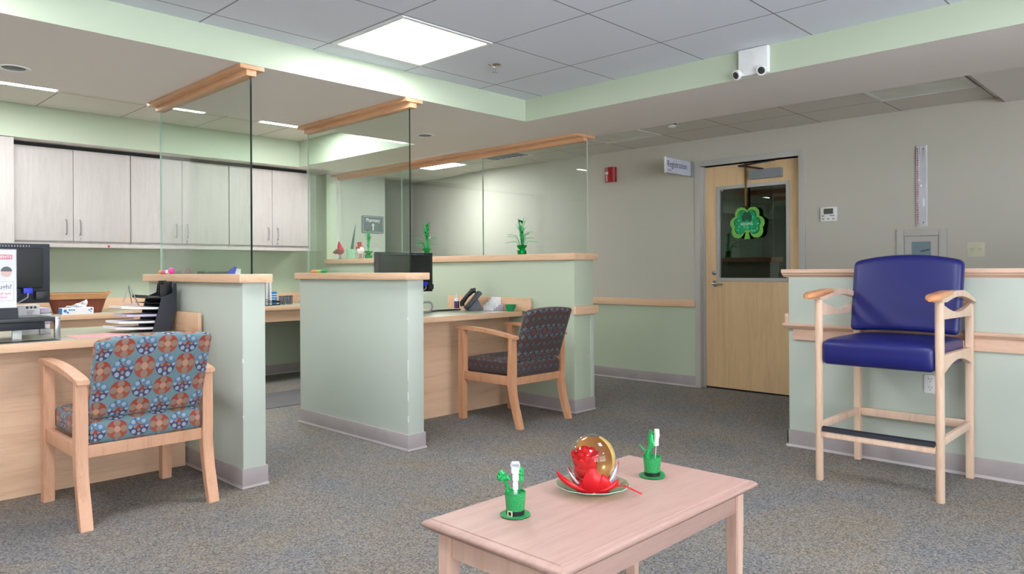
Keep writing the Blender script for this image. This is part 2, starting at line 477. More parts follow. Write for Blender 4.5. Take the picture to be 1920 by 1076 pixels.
# ------------------------------------------------------------------ the room
X0, Y0 = -3.0, -3.2           # room behind the camera
ZH, ZS, ZO, ZC = 2.25, 2.10, 2.36, 2.236
YB, XB = 3.464, 3.718         # faces of the dropped beams
BW = 7.07                     # back wall of the offices
DX = 5.92                     # corridor wall with the door
struct('floor', MB().box(X0 - .1, 7.4, Y0 - .1, 10.6, -.1, 0), M['carpet'])
struct('ceiling', MB().box(X0, XB, Y0, YB, ZH, ZH + .3), M['tile_main'])
struct('ceiling', MB().box(X0, 3.76, 4.71, 6.58, ZO, ZO + .2), M['tile_office'])
struct('ceiling', MB().box(4.52, 7.4, 1.05, 10.6, ZC, ZC + .3), M['tile_hall'])
n_ = MB().prism([(X0, YB), (XB, YB), (XB, Y0), (4.52, Y0), (4.52, 7.6), (4.24, 7.6), (4.24, 4.71), (X0, 4.71)], 'XY', ZS, 2.56)
def beam_slots(mb):                      # paint the two faces toward the room green
    mb.bm.faces.ensure_lookup_table()
    for f in mb.bm.faces:
        c = f.calc_center_median()
        if (abs(c.y - YB) < 1e-3 and c.x < XB) or (abs(c.x - XB) < 1e-3 and c.y < YB): f.material_index = 1
beam_slots(n_)
soffit = struct('ceiling', n_, [M['soffit'], M['green']], smooth=False)
n_ = MB().prism([(X0, 6.58), (3.76, 6.58), (3.76, 4.71), (4.24, 4.71), (4.24, BW), (X0, BW)], 'XY', 2.105, 2.56)
n_.bm.faces.ensure_lookup_table()
for f in n_.bm.faces:
    c = f.calc_center_median()
    if abs(c.z - 2.105) > 1e-3: f.material_index = 1
struct('ceiling', n_, [M['soffit'], M['green']], smooth=False)
struct('ceiling', MB().box(4.52, 7.4, Y0, 1.05, 2.196, 2.5), M['soffit'])
# outer walls
wall_back = struct('wall_back', MB().box(X0, 4.36, BW, BW + .12, 0, 2.3), M['green'])
struct('wall_pharmacy', MB().box(4.36, 5.54, 7.6, 7.75, 0, 2.24), M['pharm'])
struct('wall_corridor_end', MB().box(4.3, 7.4, 10.2, 10.3, 0, 2.24), M['beige'])
struct('wall_corridor_return', MB().box(5.45, 5.54, 7.75, 10.2, 0, 2.24), M['slate'])
struct('wall_left', MB().box(X0 - .1, X0, Y0, BW, 0, 2.5), M['beige'])
# wall behind the camera, with wide windows added to let in fill light
wb = MB().box(X0, 7.4, Y0 - .12, Y0, 0, .25).box(X0, 7.4, Y0 - .12, Y0, 2.15, 2.5)
for a, b in ((X0, -2.7), (-.2, .2), (2.9, 7.4)): wb.box(a, b, Y0 - .12, Y0, .25, 2.15)
struct('wall_front', wb, M['beige'])
for k, (a, b) in enumerate(((-2.7, -.2), (.2, 2.9))):
    f = MB()
    for p, q in ((a, a + .05), ((a + b) / 2 - .025, (a + b) / 2 + .025), (b - .05, b)): f.box(p, q, Y0 - .09, Y0 - .03, .25, 2.15)
    f.box(a, b, Y0 - .09, Y0 - .03, .25, .30).box(a, b, Y0 - .09, Y0 - .03, 2.10, 2.15)
    struct('window_%d' % (k + 1), f, M['jamb'])
# corridor wall: green below the rail, warm grey above, with the door opening
dY0, dY1, dZ = 2.47, 3.365, 1.99
def band(z0, z1, mi, mb, x=DX):
    for a, b in ((Y0, dY0), (dY1, 6.12)):
        mb.box(x, x + .14, a, b, z0, z1, mi=mi)
cw = MB(); band(0, .724, 1, cw); band(.724, 2.3, 0, cw); cw.box(DX, DX + .14, dY0, dY1, dZ, 2.3)
wc = struct('wall_right', cw, [M['beige'], M['green']], smooth=False)
cw2 = MB()
for z0, z1, mi in ((0, .724, 1), (.724, 2.24, 0)):
    p = [(5.92, 6.12), (6.2, 7.88), (6.2, 10.2), (6.34, 10.2), (6.34, 7.85), (6.06, 6.12)]
    cw2.prism(p, 'XY', z0, z1, mi=mi)
struct('wall_right', cw2, [M['beige'], M['green']], smooth=False)
# wood chair rail on the corridor wall, baseboard
struct('trim_1', MB().box(DX - .022, DX, dY1 + .055, 6.1, .726, .790, bev=.004), M['maple_y'])
def baseb(mb, x0, x1, y0, y1, h=.10):
    mb.box(x0, x1, y0, y1, 0, h, bev=.002, mi=0); return mb
bb = MB().box(DX - .008, DX, dY1 + .055, 6.12, .012, .10, bev=.002); bb.box(DX - .012, DX, dY1 + .055, 6.12, 0, .012, mi=1)
struct('baseboard_right', bb, [M['base'], M['bead']])
bb = MB().box(2.0, 4.24, BW - .008, BW, .012, .10, bev=.002); bb.box(2.0, 4.24, BW - .012, BW, 0, .012, mi=1)
struct('baseboard_back', bb, [M['base'], M['bead']])
# dark room behind the door's window
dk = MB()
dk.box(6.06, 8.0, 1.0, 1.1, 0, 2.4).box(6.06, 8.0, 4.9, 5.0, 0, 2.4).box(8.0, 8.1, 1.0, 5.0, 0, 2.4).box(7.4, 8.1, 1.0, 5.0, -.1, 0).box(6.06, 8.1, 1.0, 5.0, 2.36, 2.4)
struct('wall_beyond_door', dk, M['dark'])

# ------------------------------------------------------------------ half walls with caps
def half_wall(name, x0, x1, y0, y1, h, capz, mat, ov=.028, base_sides=(), capmat='maple_y', clipcap=None):
    wl = struct(name, MB().box(x0, x1, y0, y1, 0, h, bev=.003), mat, loc=((x0 + x1) / 2, (y0 + y1) / 2, 0))
    c = MB().box(x0 - ov, x1 + ov, y0 - ov, clipcap or y1 + ov, h, capz, bev=.004)
    tag(obj('cap', c, M[capmat], wl), 'maple cap board')
    b = MB()
    e = .008
    b.box(x0 - e, x1 + e, y0 - e, y1 + (e if clipcap is None else 0), .014, .098, bev=.002)
    b.box(x0 - e - .005, x1 + e + .005, y0 - e - .005, y1 + (e + .005 if clipcap is None else 0), 0, .014, bev=.003, mi=1)
    tag(obj('baseboard', b, [M['base'], M['bead']], wl), 'grey vinyl cove base')
    return wl
p1 = half_wall('wall_left_partition', 1.666, 1.785, YB, 4.70, 1.016, 1.058, M['green_cool'])
p2 = half_wall('wall_middle_partition', 2.685, 2.805, YB, 4.70, 1.016, 1.058, M['green_cool'])
p3 = half_wall('wall_rear_partition', 4.24, 4.47, YB, 6.86, 1.145, 1.195, M['green'], clipcap=6.86)
struct('wall_rear_partition', MB().box(4.24, 4.36, 6.86, BW + .5, 0, 2.3), M['green'])
# scuffs where paint has chipped off the corners
for wl, (x, y, zs) in ((p1, (1.666, YB, ((.62, .02), (.35, .01)))), (p2, (2.685, YB, ((.42, .12), (.30, .05), (.78, .015), (.17, .04))))):
    sm = MB()
    for z, h in zs: sm.box(x - .0008, x + .003, y - .0008, y + .003, z, z + h)
    obj('paint_chip', sm, M['paper'], wl)
# bumper block and corner guard on the end of the rear partition
obj('bumper_block', MB().box(4.222, 4.50, YB - .03, YB - .002, .735, .798, bev=.004), M['maple_x'], p3)
obj('corner_guard', MB().box(4.432, 4.474, YB - .004, YB + .04, .10, .735, bev=.001), M['green_cool'], p3)
# right-hand half wall with moulded cap and rail
p4 = struct('wall_right_partition', MB().box(4.352, 4.50, Y0, 1.883, 0, 1.02, bev=.002), M['green_cool'], loc=(4.42, -.6, 0))
capp = [(4.318, 1.067), (4.535, 1.067), (4.535, 1.045), (4.51, 1.035), (4.50, 1.02), (4.352, 1.02), (4.345, 1.030), (4.332, 1.032), (4.328, 1.042), (4.316, 1.046)]
obj('cap', MB().prism([(a, b) for a, b in capp], 'XZ', Y0, 1.915), M['mould'], p4)
rail = [(4.352, .742), (4.312, .742), (4.306, .735), (4.308, .727), (4.318, .722), (4.322, .715), (4.334, .712), (4.338, .704), (4.338, .645), (4.352, .645)]
rm = MB().prism([(a, b) for a, b in rail[:7] + [(4.352, .712)]], 'XZ', Y0, 1.905); rm.prism([(4.336, .712), (4.352, .712), (4.352, .645), (4.336, .645)], 'XZ', Y0, 1.85)
obj('rail', rm, M['mould'], p4)
obj('rail_end', MB().box(4.352, 4.50, 1.884, 1.908, .728, .798, bev=.003), M['mould'], p4)
bb = MB().box(4.342, 4.353, Y0, 1.892, .014, .10, bev=.002); bb.box(4.342, 4.50, 1.882, 1.892, .014, .10, bev=.002); bb.box(4.337, 4.353, Y0, 1.896, 0, .014, mi=1)
obj('baseboard', bb, [M['base'], M['bead']], p4)

# ------------------------------------------------------------------ glass screens under maple headers
def screen(label, x, y0, panes, zc, hw=.064, front=1):
    t = thing('glass_screen', label, 'glass screen', (x, (y0 + panes[-1][1]) / 2, zc))
    yend = panes[-1][1] + .04
    h = MB().box(x - hw, x + hw, YB + .001, yend, ZS - .022, ZS - .0005, bev=.002)
    hd = obj('header', h, M['header'], t)
    obj('lower_header', MB().box(x - .026, x + .026, YB + .012, yend - .03, ZS - .052, ZS - .022, bev=.002), M['header'], hd)
    for a, b in panes:
        g = MB().box(x - .005, x + .005, a, b, zc, ZS - .05)
        g.bm.faces.ensure_lookup_table()
        for f in g.bm.faces:
            if abs(f.calc_center_median().y - a) < 1e-4: f.material_index = front
            elif abs(f.calc_center_median().y - b) < 1e-4: f.material_index = 2
        obj('pane', g, [M['glass'], M['glassedge'], M['glassedge_l']], t, smooth=False)
    return t
screen('clear glass screen standing on the leftmost green partition, above the patterned chair', 1.725, YB, [(3.484, 4.66)], 1.0585)
screen('clear glass screen standing on the middle green partition, in front of the rear monitor', 2.745, YB, [(3.512, 4.68)], 1.0585)
screen('long glass screen of several panes on the rear partition by the corridor', 4.40, YB, [(3.46, 4.605), (4.611, 5.755), (5.761, 6.855)], 1.1955, hw=.105, front=2)

# ------------------------------------------------------------------ lights and ceiling fittings
def ceiling_light(label, x0, x1, y0, y1, z, mat, group=None):
    t = thing('ceiling_light', label, 'light', ((x0 + x1) / 2, (y0 + y1) / 2, z), group)
    f = MB(); b = .022
    for q in ((x0, x1, y0, y0 + b), (x0, x1, y1 - b, y1), (x0, x0 + b, y0 + b, y1 - b), (x1 - b, x1, y0 + b, y1 - b)): f.box(*q, z - .006, z + .0)
    obj('frame', f, M['white'], t)
    obj('diffuser', MB().box(x0 + b, x1 - b, y0 + b, y1 - b, z - .004, z - .001), mat, t)
    return t
ceiling_light('large square lit panel in the main tiled ceiling', 2.078, 2.662, 2.708, 3.302, ZH, M['lamp_main'])
for x, y, lb in ((-.05, 2.708, 'lit ceiling panel over the waiting area in front of the left desk'), (-.05, .268, 'lit ceiling panel straight above the viewer'), (2.37 - .292, .268, 'lit ceiling panel to the right above the viewer'),
                 (-.05, -2.17, 'lit ceiling panel by the left added window behind the viewer'), (2.078, -2.17, 'lit ceiling panel by the right added window behind the viewer'), (-2.2, .268, 'lit ceiling panel near the left wall beside the viewer')):
    ceiling_light(lb, x, x + .584, y, y + .594, ZH, M['lamp_main'], 'ceiling panels behind the viewer')
ceiling_light('narrow strip of lit panel above the monitor at far left, beyond the soffit edge', .905, 1.505, 5.355, 5.965, ZO, M['lamp_office'])
ceiling_light('lit panel between the two near glass screens, in the office ceiling', 2.99, 3.59, 5.355, 5.965, ZO, M['lamp_office'])
ceiling_light('added unseen lit panel beyond the left edge of view, brightening the office', -1.205, -.605, 5.355, 5.965, ZO, M['lamp_office'])  # extra office lamp, added out of view to brighten the left soffit
ceiling_light('lit panel in the corridor ceiling seen through the long glass screen', 4.90, 5.46, 5.94, 6.56, ZC, M['lamp_hall'])
ceiling_light('unlit lens panel in the corridor ceiling beside the end of the rear header', 4.87, 5.46, 3.475, 4.055, ZC, M['lens_off'])
ceiling_light('unlit lens panel in the corridor ceiling at far right above the blue stool', 4.87, 5.46, 1.115, 1.695, ZC, M['lens_off'])
def drill(o, x, y, r, z0, z1):
    c = MB().tube([(x, y, z0), (x, y, z1)], r, 40); me = bpy.data.meshes.new('c'); bmesh.ops.recalc_face_normals(c.bm, faces=c.bm.faces); c.bm.to_mesh(me); c.bm.free()
    co = bpy.data.objects.new('c', me); COL.objects.link(co)
    md = o.modifiers.new('b', 'BOOLEAN'); md.object = co; md.operation = 'DIFFERENCE'; md.solver = 'EXACT'
    dg = bpy.context.evaluated_depsgraph_get(); new = bpy.data.meshes.new_from_object(o.evaluated_get(dg))
    o.modifiers.clear(); o.data = new; bpy.data.objects.remove(co)
def downlight(label, x, y):
    t = thing('downlight', label, 'light', (x, y, ZS))
    obj('trim_ring', MB().lathe([(.052, 0), (.052, -.001), (.063, -.004), (.073, -.003), (.075, 0)], (x, y, ZS), 40, cap=False), M['white'], t)
    drill(soffit, x, y, .056, ZS - .02, ZS + .16)
    r = MB().lathe([(.0520, .000), (.046, .016), (.034, .030), (.018, .038), (.001, .041)], (x, y, ZS), 40, cap=False)
    obj('reflector', r, M['cone'], t)
    obj('bulb', MB().lathe([(.001, .022), (.010, .024), (.013, .032), (.010, .040)], (x, y, ZS), 24), M['lens_off'], t)
downlight('round recessed downlight in the soffit at far left', .905, 4.36)
downlight('small recessed downlight in the soffit between the middle and rear screens', 3.552, 4.356)
t = thing('sprinkler', 'chrome pendent sprinkler head on the main ceiling beside the lit panel', 'sprinkler', (2.957, 2.997, ZH))
obj('escutcheon', MB().lathe([(.002, -.013), (.020, -.012), (.034, -.005), (.040, 0)], (2.957, 2.997, ZH), 28), M['chrome'], t)
s = MB().tube([(2.957, 2.997, ZH - .012), (2.957, 2.997, ZH - .026)], .007).tube([(2.957, 2.997, ZH - .044), (2.957, 2.997, ZH - .048)], [.016, .012], 14)
for d in (-1, 1): s.tube([(2.957 + d * .005, 2.997, ZH - .024), (2.957 + d * .011, 2.997, ZH - .034), (2.957 + d * .002, 2.997, ZH - .045)], .0022, 6)
obj('head', s, M['chrome'], t)
def detector(label, x, y, z, r=.05):
    t = thing('smoke_detector', label, 'smoke detector', (x, y, z))
    obj('base', MB().lathe([(r, 0), (r, -.012), (r * .9, -.016)], (x, y, z), 28), M['white'], t)
    obj('sensor', MB().lathe([(r * .7, -.016), (r * .62, -.044), (r * .3, -.052), (.001, -.052)], (x, y, z), 28), M['white'], t)
    obj('vent_slot', MB().lathe([(r * .67, -.022), (r * .71, -.024), (r * .68, -.034)], (x, y, z), 28, cap=False), M['black'], t)
detector('round smoke detector on the corridor ceiling above the registration sign', 5.02, 3.10, ZC)
t = tag(obj('sprinkler_cover', MB().lathe([(.040, 0), (.040, -.006), (.034, -.008), (.001, -.009)], (4.95, 1.93, ZC), 28), M['white'], loc=(4.95, 1.93, ZC)), 'flat round cover disc on the corridor ceiling near the far right lens', 'cover')
t = thing('ceiling_vent', 'dark slatted air vent in the corridor ceiling beyond the glass', 'vent', (5.2, 5.26, ZC))
f = MB()
for q in ((4.92, 5.46, 4.98, 5.0), (4.92, 5.46, 5.52, 5.54), (4.92, 4.94, 5.0, 5.52), (5.44, 5.46, 5.0, 5.52)): f.box(*q, ZC - .008, ZC)
obj('frame', f, M['white'], t)
obj('slat', MB().box(4.94, 5.44, 5.0, 5.52, ZC - .003, ZC - .001), M['black'], t)
sl = MB()
for k in range(6): sl.box(4.94, 5.44, 5.03 + k * .085, 5.055 + k * .085, ZC - .007, ZC - .003)
obj('blade', sl, M['greyplastic'], t)
# emergency light
t = thing('emergency_light', 'white twin-head emergency light hanging on the green beam', 'emergency light', (XB - .025, 1.787, 2.17))
obj('housing', MB().box(XB - .030, XB - .001, 1.700, 1.868, 2.104, 2.246, bev=.007, seg=3), M['white'], t)
for y, dy in ((1.862, .35), (1.728, -.1)):
    mb = MB(); d = Vector((-1, dy, -.45)).normalized(); c = Vector((XB - .030, y, 2.120))
    mb.tube([c - d * .006, c + d * .004, c + d * .022, c + d * .026], [.016, .025, .028, .026], 22)
    hd = obj('lamp_head', mb, M['white'], t)
    mb = MB().tube([c + d * .0262, c + d * .0275], [.019, .016], 20); obj('lens', mb, M['steel_dark'], hd)

# ------------------------------------------------------------------ door
dm = MB(); dx0, dx1 = 5.985, 6.03
wy0, wy1, wz0, wz1 = 2.60, 3.222, .985, 1.782
for q in ((dY0 + .004, wy0, .015, dZ - .004), (wy1, dY1 - .006, .015, dZ - .004), (wy0, wy1, .015, wz0), (wy0, wy1, wz1, dZ - .004)):
    dm.box(dx0, dx1, q[0], q[1], q[2], q[3])
bmesh.ops.remove_doubles(dm.bm, verts=dm.bm.verts, dist=1e-5)
door = struct('door_1', dm, M['doorwood'], loc=(6.0, 2.92, 0), smooth=False)
f = MB()
for a, b in ((dY1 - .001, dY1 + .053), (dY0 - .053, dY0 + .001)): f.box(DX - .016, DX + .10, a, b, 0, dZ + .05, bev=.003)
f.box(DX - .016, DX + .10, dY0, dY1, dZ, dZ + .05, bev=.003)
f.box(DX + .045, DX + .064, dY1 - .014, dY1, 0, dZ).box(DX + .045, DX + .064, dY0, dY0 + .014, 0, dZ)
obj('door_frame', f, M['jamb'], door)
f = MB(); e = .024
for q in ((wy0 - e, wy0 + .006, wz0 - e, wz1 + e), (wy1 - .006, wy1 + e, wz0 - e, wz1 + e), (wy0, wy1, wz0 - e, wz0 + .006), (wy0, wy1, wz1 - .006, wz1 + e)):
    f.box(dx0 - .008, dx1 + .006, q[0], q[1], q[2], q[3], bev=.002)
obj('window_frame', f, M['jamb'], door)
obj('window_pane', MB().box(6.004, 6.010, wy0 + .003, wy1 - .003, wz0 + .003, wz1 - .003), M['glass_door'], door, smooth=False)
hm = MB().lathe([(.028, 0), (.028, -.006), (.014, -.012), (.012, -.04)], (dx0, 3.262, .938), 24, axis='X')
hm.tube([(dx0 - .042, 3.266, .938), (dx0 - .046, 3.24, .939), (dx0 - .046, 3.20, .934), (dx0 - .042, 3.165, .934)], [.012, .011, .009, .007], 12)
obj('door_handle', hm, M['chrome'], door)
obj('deadbolt', MB().lathe([(.021, 0), (.021, -.008), (.013, -.011), (.001, -.012)], (dx0, 3.268, 1.035), 24, axis='X'), M['metal'], door)
cl = obj('door_closer', MB().box(dx0 - .055, dx0, 2.63, 2.915, 1.838, 1.915, bev=.004), M['greyplastic'], door)
obj('closer_arm', MB().tube([(dx0 - .03, 2.79, 1.918), (dx0 - .075, 2.93, 1.95), (dx0 - .02, 3.02, 1.966)], .008, 8).tube([(dx0 - .02, 3.02, 1.966), (dx0 - .05, 2.68, 1.982)], .007, 8), M['steel_dark'], cl)
obj('threshold_gap', MB().box(dx0 + .005, dx1, dY0 + .01, dY1 - .01, .002, .014), M['black'], door)
# shamrock door hanger
def union_outline(circs, n=160):
    out = []
    for k in range(n):
        t = 2 * PI * k / n; dx, dz = math.cos(t), math.sin(t); best = 0
        for cx, cz, r in circs:
            b = cx * dx + cz * dz; c = cx * cx + cz * cz - r * r; D = b * b - c
            if D > 0: best = max(best, b + math.sqrt(D))
        out.append((best * dx, best * dz))
    return out
def clover(s):
    return [(-.055 * s, .095 * s, .062 * s), (.055 * s, .095 * s, .062 * s), (-.105 * s, .012 * s, .06 * s), (-.09 * s, -.062 * s, .062 * s), (.105 * s, .012 * s, .06 * s), (.09 * s, -.062 * s, .062 * s), (0, 0, .075 * s)]
sh = thing('shamrock_sign', 'green glitter shamrock hanging on the door window', 'door hanger', (dx0 - .02, 2.942, 1.46))
SC = (2.942, 1.455)
def shape(out, x0, x1, c=SC):
    return MB().prism([(c[0] - a, c[1] + b) for a, b in out], 'YZ', x0, x1)
o1 = shape(union_outline(clover(.95)), dx0 - .026, dx0 - .020)
o1.prism([(SC[0] - .012, SC[1] - .06), (SC[0] + .012, SC[1] - .06), (SC[0] + .026, SC[1] - .128), (SC[0] - .026, SC[1] - .128)], 'YZ', dx0 - .0262, dx0 - .0198)
obj('backing', o1, M['limeglitter'], sh)
SC2 = (2.942, 1.462)
obj('outline', shape(union_outline(clover(.74)), dx0 - .028, dx0 - .0262, SC2), M['darkgreen'], sh)
obj('clover_leaf', shape(union_outline(clover(.69)), dx0 - .030, dx0 - .028, SC2), M['shamrock'], sh)
obj('small_clover', shape(union_outline(clover(.30)), dx0 - .031, dx0 - .030, (2.942, 1.515)), M['darkgreen'], sh)
text('BLESSING', .032, (dx0 - .0312, 2.942, 1.448), NEGY, UP, M['whitetext'], sh, align='CENTER', sx=.85)
obj('ribbon', MB().box(dx0 - .016, dx0 - .013, 2.950, 2.968, 1.60, 1.985), M['ribbon'], sh)
bw = MB()
for k in range(7):
    a = PI * k / 6; bw.tube([(dx0 - .018, 2.955, 1.607), (dx0 - .022, 2.955 + .03 * math.cos(a), 1.607 + .016 * math.sin(a * 2)), (dx0 - .02, 2.955 + .034 * math.cos(a), 1.59)], [.004, .003, .001], 6)
obj('bow', bw, M['black'], sh)

# ------------------------------------------------------------------ things on the corridor wall
t = thing('projecting_sign', 'white Registration sign projecting from the wall left of the door', 'sign', (DX, 3.46, 2.01))
obj('panel', MB().box(5.488, 5.90, 3.452, 3.462, 1.912, 2.043, bev=.002), M['signwhite'], t)
obj('edge_strip', MB().box(5.480, 5.488, 3.448, 3.466, 1.908, 2.047, bev=.002), M['white'], t)
obj('bracket', MB().box(5.90, DX - .001, 3.444, 3.470, 1.905, 2.048, bev=.002), M['greyplastic'], t)
text('Registration', .078, (5.506, 3.4515, 1.965), PX, UP, M['navytext'], t, sx=.86)
gl = MB()
for z in (1.938, 1.926): gl.box(5.51, 5.575, 3.4508, 3.4518, z, z + .004)
obj('fine_print', gl, M['greytext'], t)
t = thing('fire_alarm', 'red fire alarm with white lettering high on the corridor wall', 'fire alarm', (DX, 4.35, 2.0))
prof = [(4.288, DX - .0005), (4.288, DX - .03), (4.30, DX - .045), (4.33, DX - .055), (4.37, DX - .052), (4.40, DX - .038), (4.412, DX - .02), (4.412, DX - .0005)]
obj('housing', MB().prism([(b, a) for a, b in prof], 'XY', 1.937, 2.082, bev=0), M['darkred'], t)
text('FIRE', .034, (DX - .0565, 4.395, 2.012), Vector((-.2, -1, 0)).normalized(), UP, M['whitetext'], t, sx=.9, bold=.0006)
t = thing('thermostat', 'white wall thermostat with grey display right of the door', 'thermostat', (DX, 2.228, 1.5))
obj('housing', MB().box(DX - .022, DX - .0005, 2.165, 2.292, 1.442, 1.556, bev=.005), M['white'], t)
obj('display', MB().box(DX - .0235, DX - .021, 2.192, 2.265, 1.500, 1.543), M['lcd'], t)
for y, z in ((2.27, 1.487), (2.21, 1.487), (2.19, 1.487), (2.27, 1.462), (2.23, 1.462), (2.19, 1.462)):
    obj('button', MB().box(DX - .0245, DX - .021, y - .008, y + .008, z - .005, z + .005, bev=.002), M['greyplastic'], t)
t = thing('height_strip', 'narrow vertical acrylic strip holder with red print above the cabinet', 'strip', (DX, 1.568, 1.66))
obj('backplate', MB().box(DX - .004, DX - .0005, 1.530, 1.602, 1.375, 1.962), M['white'], t)
obj('paper_strip', MB().box(DX - .016, DX - .004, 1.578, 1.600, 1.378, 1.960, bev=.002), M['paper'], t)
pr = MB()
for k in range(34):
    pr.box(DX - .0163, DX - .0159, 1.5885, 1.5895, 1.39 + k * .0165, 1.4066 + k * .0165)
    pr.box(DX - .0165, DX - .0158, 1.584 + random.uniform(0, .004), 1.594 + random.uniform(-.002, .003), 1.39 + k * .0165, 1.398 + k * .0165)
obj('red_print', pr, M['redtext'], t)
obj('acrylic_cover', MB().box(DX - .022, DX - .017, 1.532, 1.600, 1.376, 1.961, bev=.002), M['clearplastic'], t)
for z in (1.40, 1.935): obj('screw', MB().lathe([(.004, -.002), (.003, -.004), (.0002, -.0045)], (DX - .021, 1.552, z), 12, axis='X'), M['steel_dark'], t)
t = thing('extinguisher_cabinet', 'cream recessed wall cabinet with small window above the stool', 'cabinet', (DX, 1.57, 1.2))
f = MB()
for q in ((1.405, 1.455, 1.0, 1.352), (1.685, 1.735, 1.0, 1.352), (1.455, 1.685, 1.305, 1.352), (1.455, 1.685, 1.0, 1.02)): f.box(DX - .018, DX - .0005, *q, bev=.003)
obj('frame', f, M['jamb'], t)
dd = MB()
for q in ((1.460, 1.508, 1.02, 1.30), (1.634, 1.682, 1.02, 1.30), (1.508, 1.634, 1.262, 1.30), (1.508, 1.634, 1.02, 1.08)): dd.box(DX - .010, DX - .0005, *q)
dr = obj('cabinet_door', dd, M['jamb'], t)
obj('pane', MB().box(DX - .006, DX - .001, 1.508, 1.634, 1.08, 1.262), M['cabinetglass'], dr)
obj('latch', MB().tube([(DX - .014, 1.516, 1.205), (DX - .02, 1.54, 1.198), (DX - .014, 1.57, 1.192)], .005, 8), M['chrome'], dr)
def outlet(name, label, yc, zc, x, wdt, hgt, gangs, mat, dz):
    t = thing(name, label, 'outlet', (x, yc, zc))
    obj('cover_plate', MB().box(x - .006, x - .0005, yc - wdt / 2, yc + wdt / 2, zc - hgt / 2, zc + hgt / 2, bev=.003), mat, t)
    for gy, gz in gangs:
        sk = obj('socket', MB().lathe([(.016, 0), (.0155, -.003), (.001, -.0035)], (x - .006, yc + gy, zc + gz), 20, axis='X'), mat, t)
        hl = MB()
        for d in (-.006, .006): hl.box(x - .0101, x - .009, yc + gy + d - .001, yc + gy + d + .001, zc + gz + .001, zc + gz + .010)
        hl.box(x - .0101, x - .009, yc + gy - .002, yc + gy + .002, zc + gz - .009, zc + gz - .005)
        obj('slot', hl, M['black'], sk)
outlet('wall_outlet', 'ivory double switch plate on the beige wall at right', 1.228, 1.196, DX, .11, .105, [(-.025, 0), (.025, 0)], M['offwhite'], 0)
outlet('wall_outlet', 'white duplex outlet low on the mint half wall under the blue seat', 1.115, .452, 4.352, .062, .098, [(0, .022), (0, -.022)], M['white'], 0)

# ------------------------------------------------------------------ pharmacy sign
t = thing('wall_sign', 'slate grey Pharmacy sign with up arrow on the far wall', 'sign', (5.35, 7.6, 1.63))
ol = []
for cx, cz, a0 in ((5.49, 1.735, 0), (5.205, 1.735, PI / 2), (5.205, 1.555, PI), (5.49, 1.555, 1.5 * PI)):
    ol += arc(cx, cz, .018, a0, a0 + PI / 2, 5)
obj('panel', MB().prism(ol, 'XZ', 7.585, 7.5995), M['slate'], t)
fr = MB()
for q in ((5.20, 5.495, 1.738, 1.743), (5.20, 5.495, 1.548, 1.553), (5.197, 5.201, 1.553, 1.738), (5.494, 5.498, 1.553, 1.738)): fr.box(q[0], q[1], 7.5835, 7.585, q[2], q[3])
obj('border', fr, M['signwhite'], t)
text('Pharmacy', .062, (5.347, 7.5845, 1.678), PX, UP, M['whitetext'], t, align='CENTER', sx=.86, bold=.001)
ar = MB().prism([(5.340, 1.57), (5.354, 1.57), (5.354, 1.635), (5.372, 1.628), (5.347, 1.662), (5.322, 1.628), (5.340, 1.635)], 'XZ', 7.5835, 7.585)
obj('arrow', ar, M['whitetext'], t)

# ------------------------------------------------------------------ wall cabinets
CF = 6.75
def handle(parent, x, z0, z1, y=CF - .018):
    obj('handle', MB().tube([(x, y, z0), (x, y - .022, z0 + .012), (x, y - .026, (z0 + z1) / 2), (x, y - .022, z1 - .012), (x, y, z1)], .0045, 10), M['metal'], parent)
def lock(parent, x, z): obj('lock', MB().lathe([(.010, 0), (.010, -.004), (.001, -.005)], (x, CF - .018, z), 16, axis='Y'), M['metal'], parent)
units = [(1.372, 1.804, 2.240, 1.750, 1.851), (2.244, 2.676, 3.110, 2.622, 2.720), (3.114, 3.551, 3.950, 3.505, 3.603)]
labs = ['white laminate wall cabinet directly right of the tall cabinet, above the basket', 'white laminate wall cabinet seen partly through the nearest glass screen', 'white laminate wall cabinet at the right end of the row, between the glass screens']
for (xa, xm, xb, h1, h2), lb in zip(units, labs):
    t = thing('wall_cabinet', lb, 'cabinet', ((xa + xb) / 2, 6.91, 1.275), 'white wall cabinets along the back wall')
    obj('body', MB().box(xa, xb, CF + .001, BW - .001, 1.30, 2.073), M['cab'], t)
    for (a, b, hx, lk) in ((xa, xm, h1, False), (xm, xb, h2, True)):
        d = obj('cabinet_door', MB().box(a + .002, b - .002, CF - .018, CF - .001, 1.326, 2.070, bev=.0015), M['cab'], t)
        handle(d, hx, 1.378, 1.500)
        if lk: lock(d, hx, 1.345)
tag(box('light_rail', (1.372, 3.972, CF - .012, BW - .001, 1.275, 1.2995), M['cab'], bev=.001, loc=(2.6, 6.9, 1.275)), 'white rail board running under the row of wall cabinets', 'rail')
tag(box('filler_panel', (3.951, 3.972, CF - .014, BW - .001, 1.30, 2.073), M['cab'], bev=.001, loc=(3.96, 6.9, 1.3)), 'narrow white end panel at the right of the wall cabinets', 'panel')
tag(box('shadow_strip', (1.372, 3.95, CF + .02, BW - .001, 2.0735, 2.1045), M['cabgap'], loc=(2.6, 6.9, 2.08)), 'dark gap strip above the row of wall cabinets', 'strip')
tag(obj('sticker', MB().lathe([(.009, 0), (.009, -.0008), (.001, -.001)], (2.07, CF - .012, 1.288), 18, axis='Y'), M['red'], loc=(2.07, CF - .012, 1.288)), 'small round red sticker on the rail under the wall cabinets', 'sticker')
t = thing('tall_cabinet', 'tall white cabinet at the left edge behind the monitor', 'cabinet', (1.05, 6.85, 0))
obj('body', MB().box(.75, 1.368, 6.61, BW - .001, 0.785, 2.104), M['cab'], t)
obj('cabinet_door', MB().box(.752, 1.366, 6.592, 6.609, 0.79, 2.100, bev=.0015), M['cab'], t)

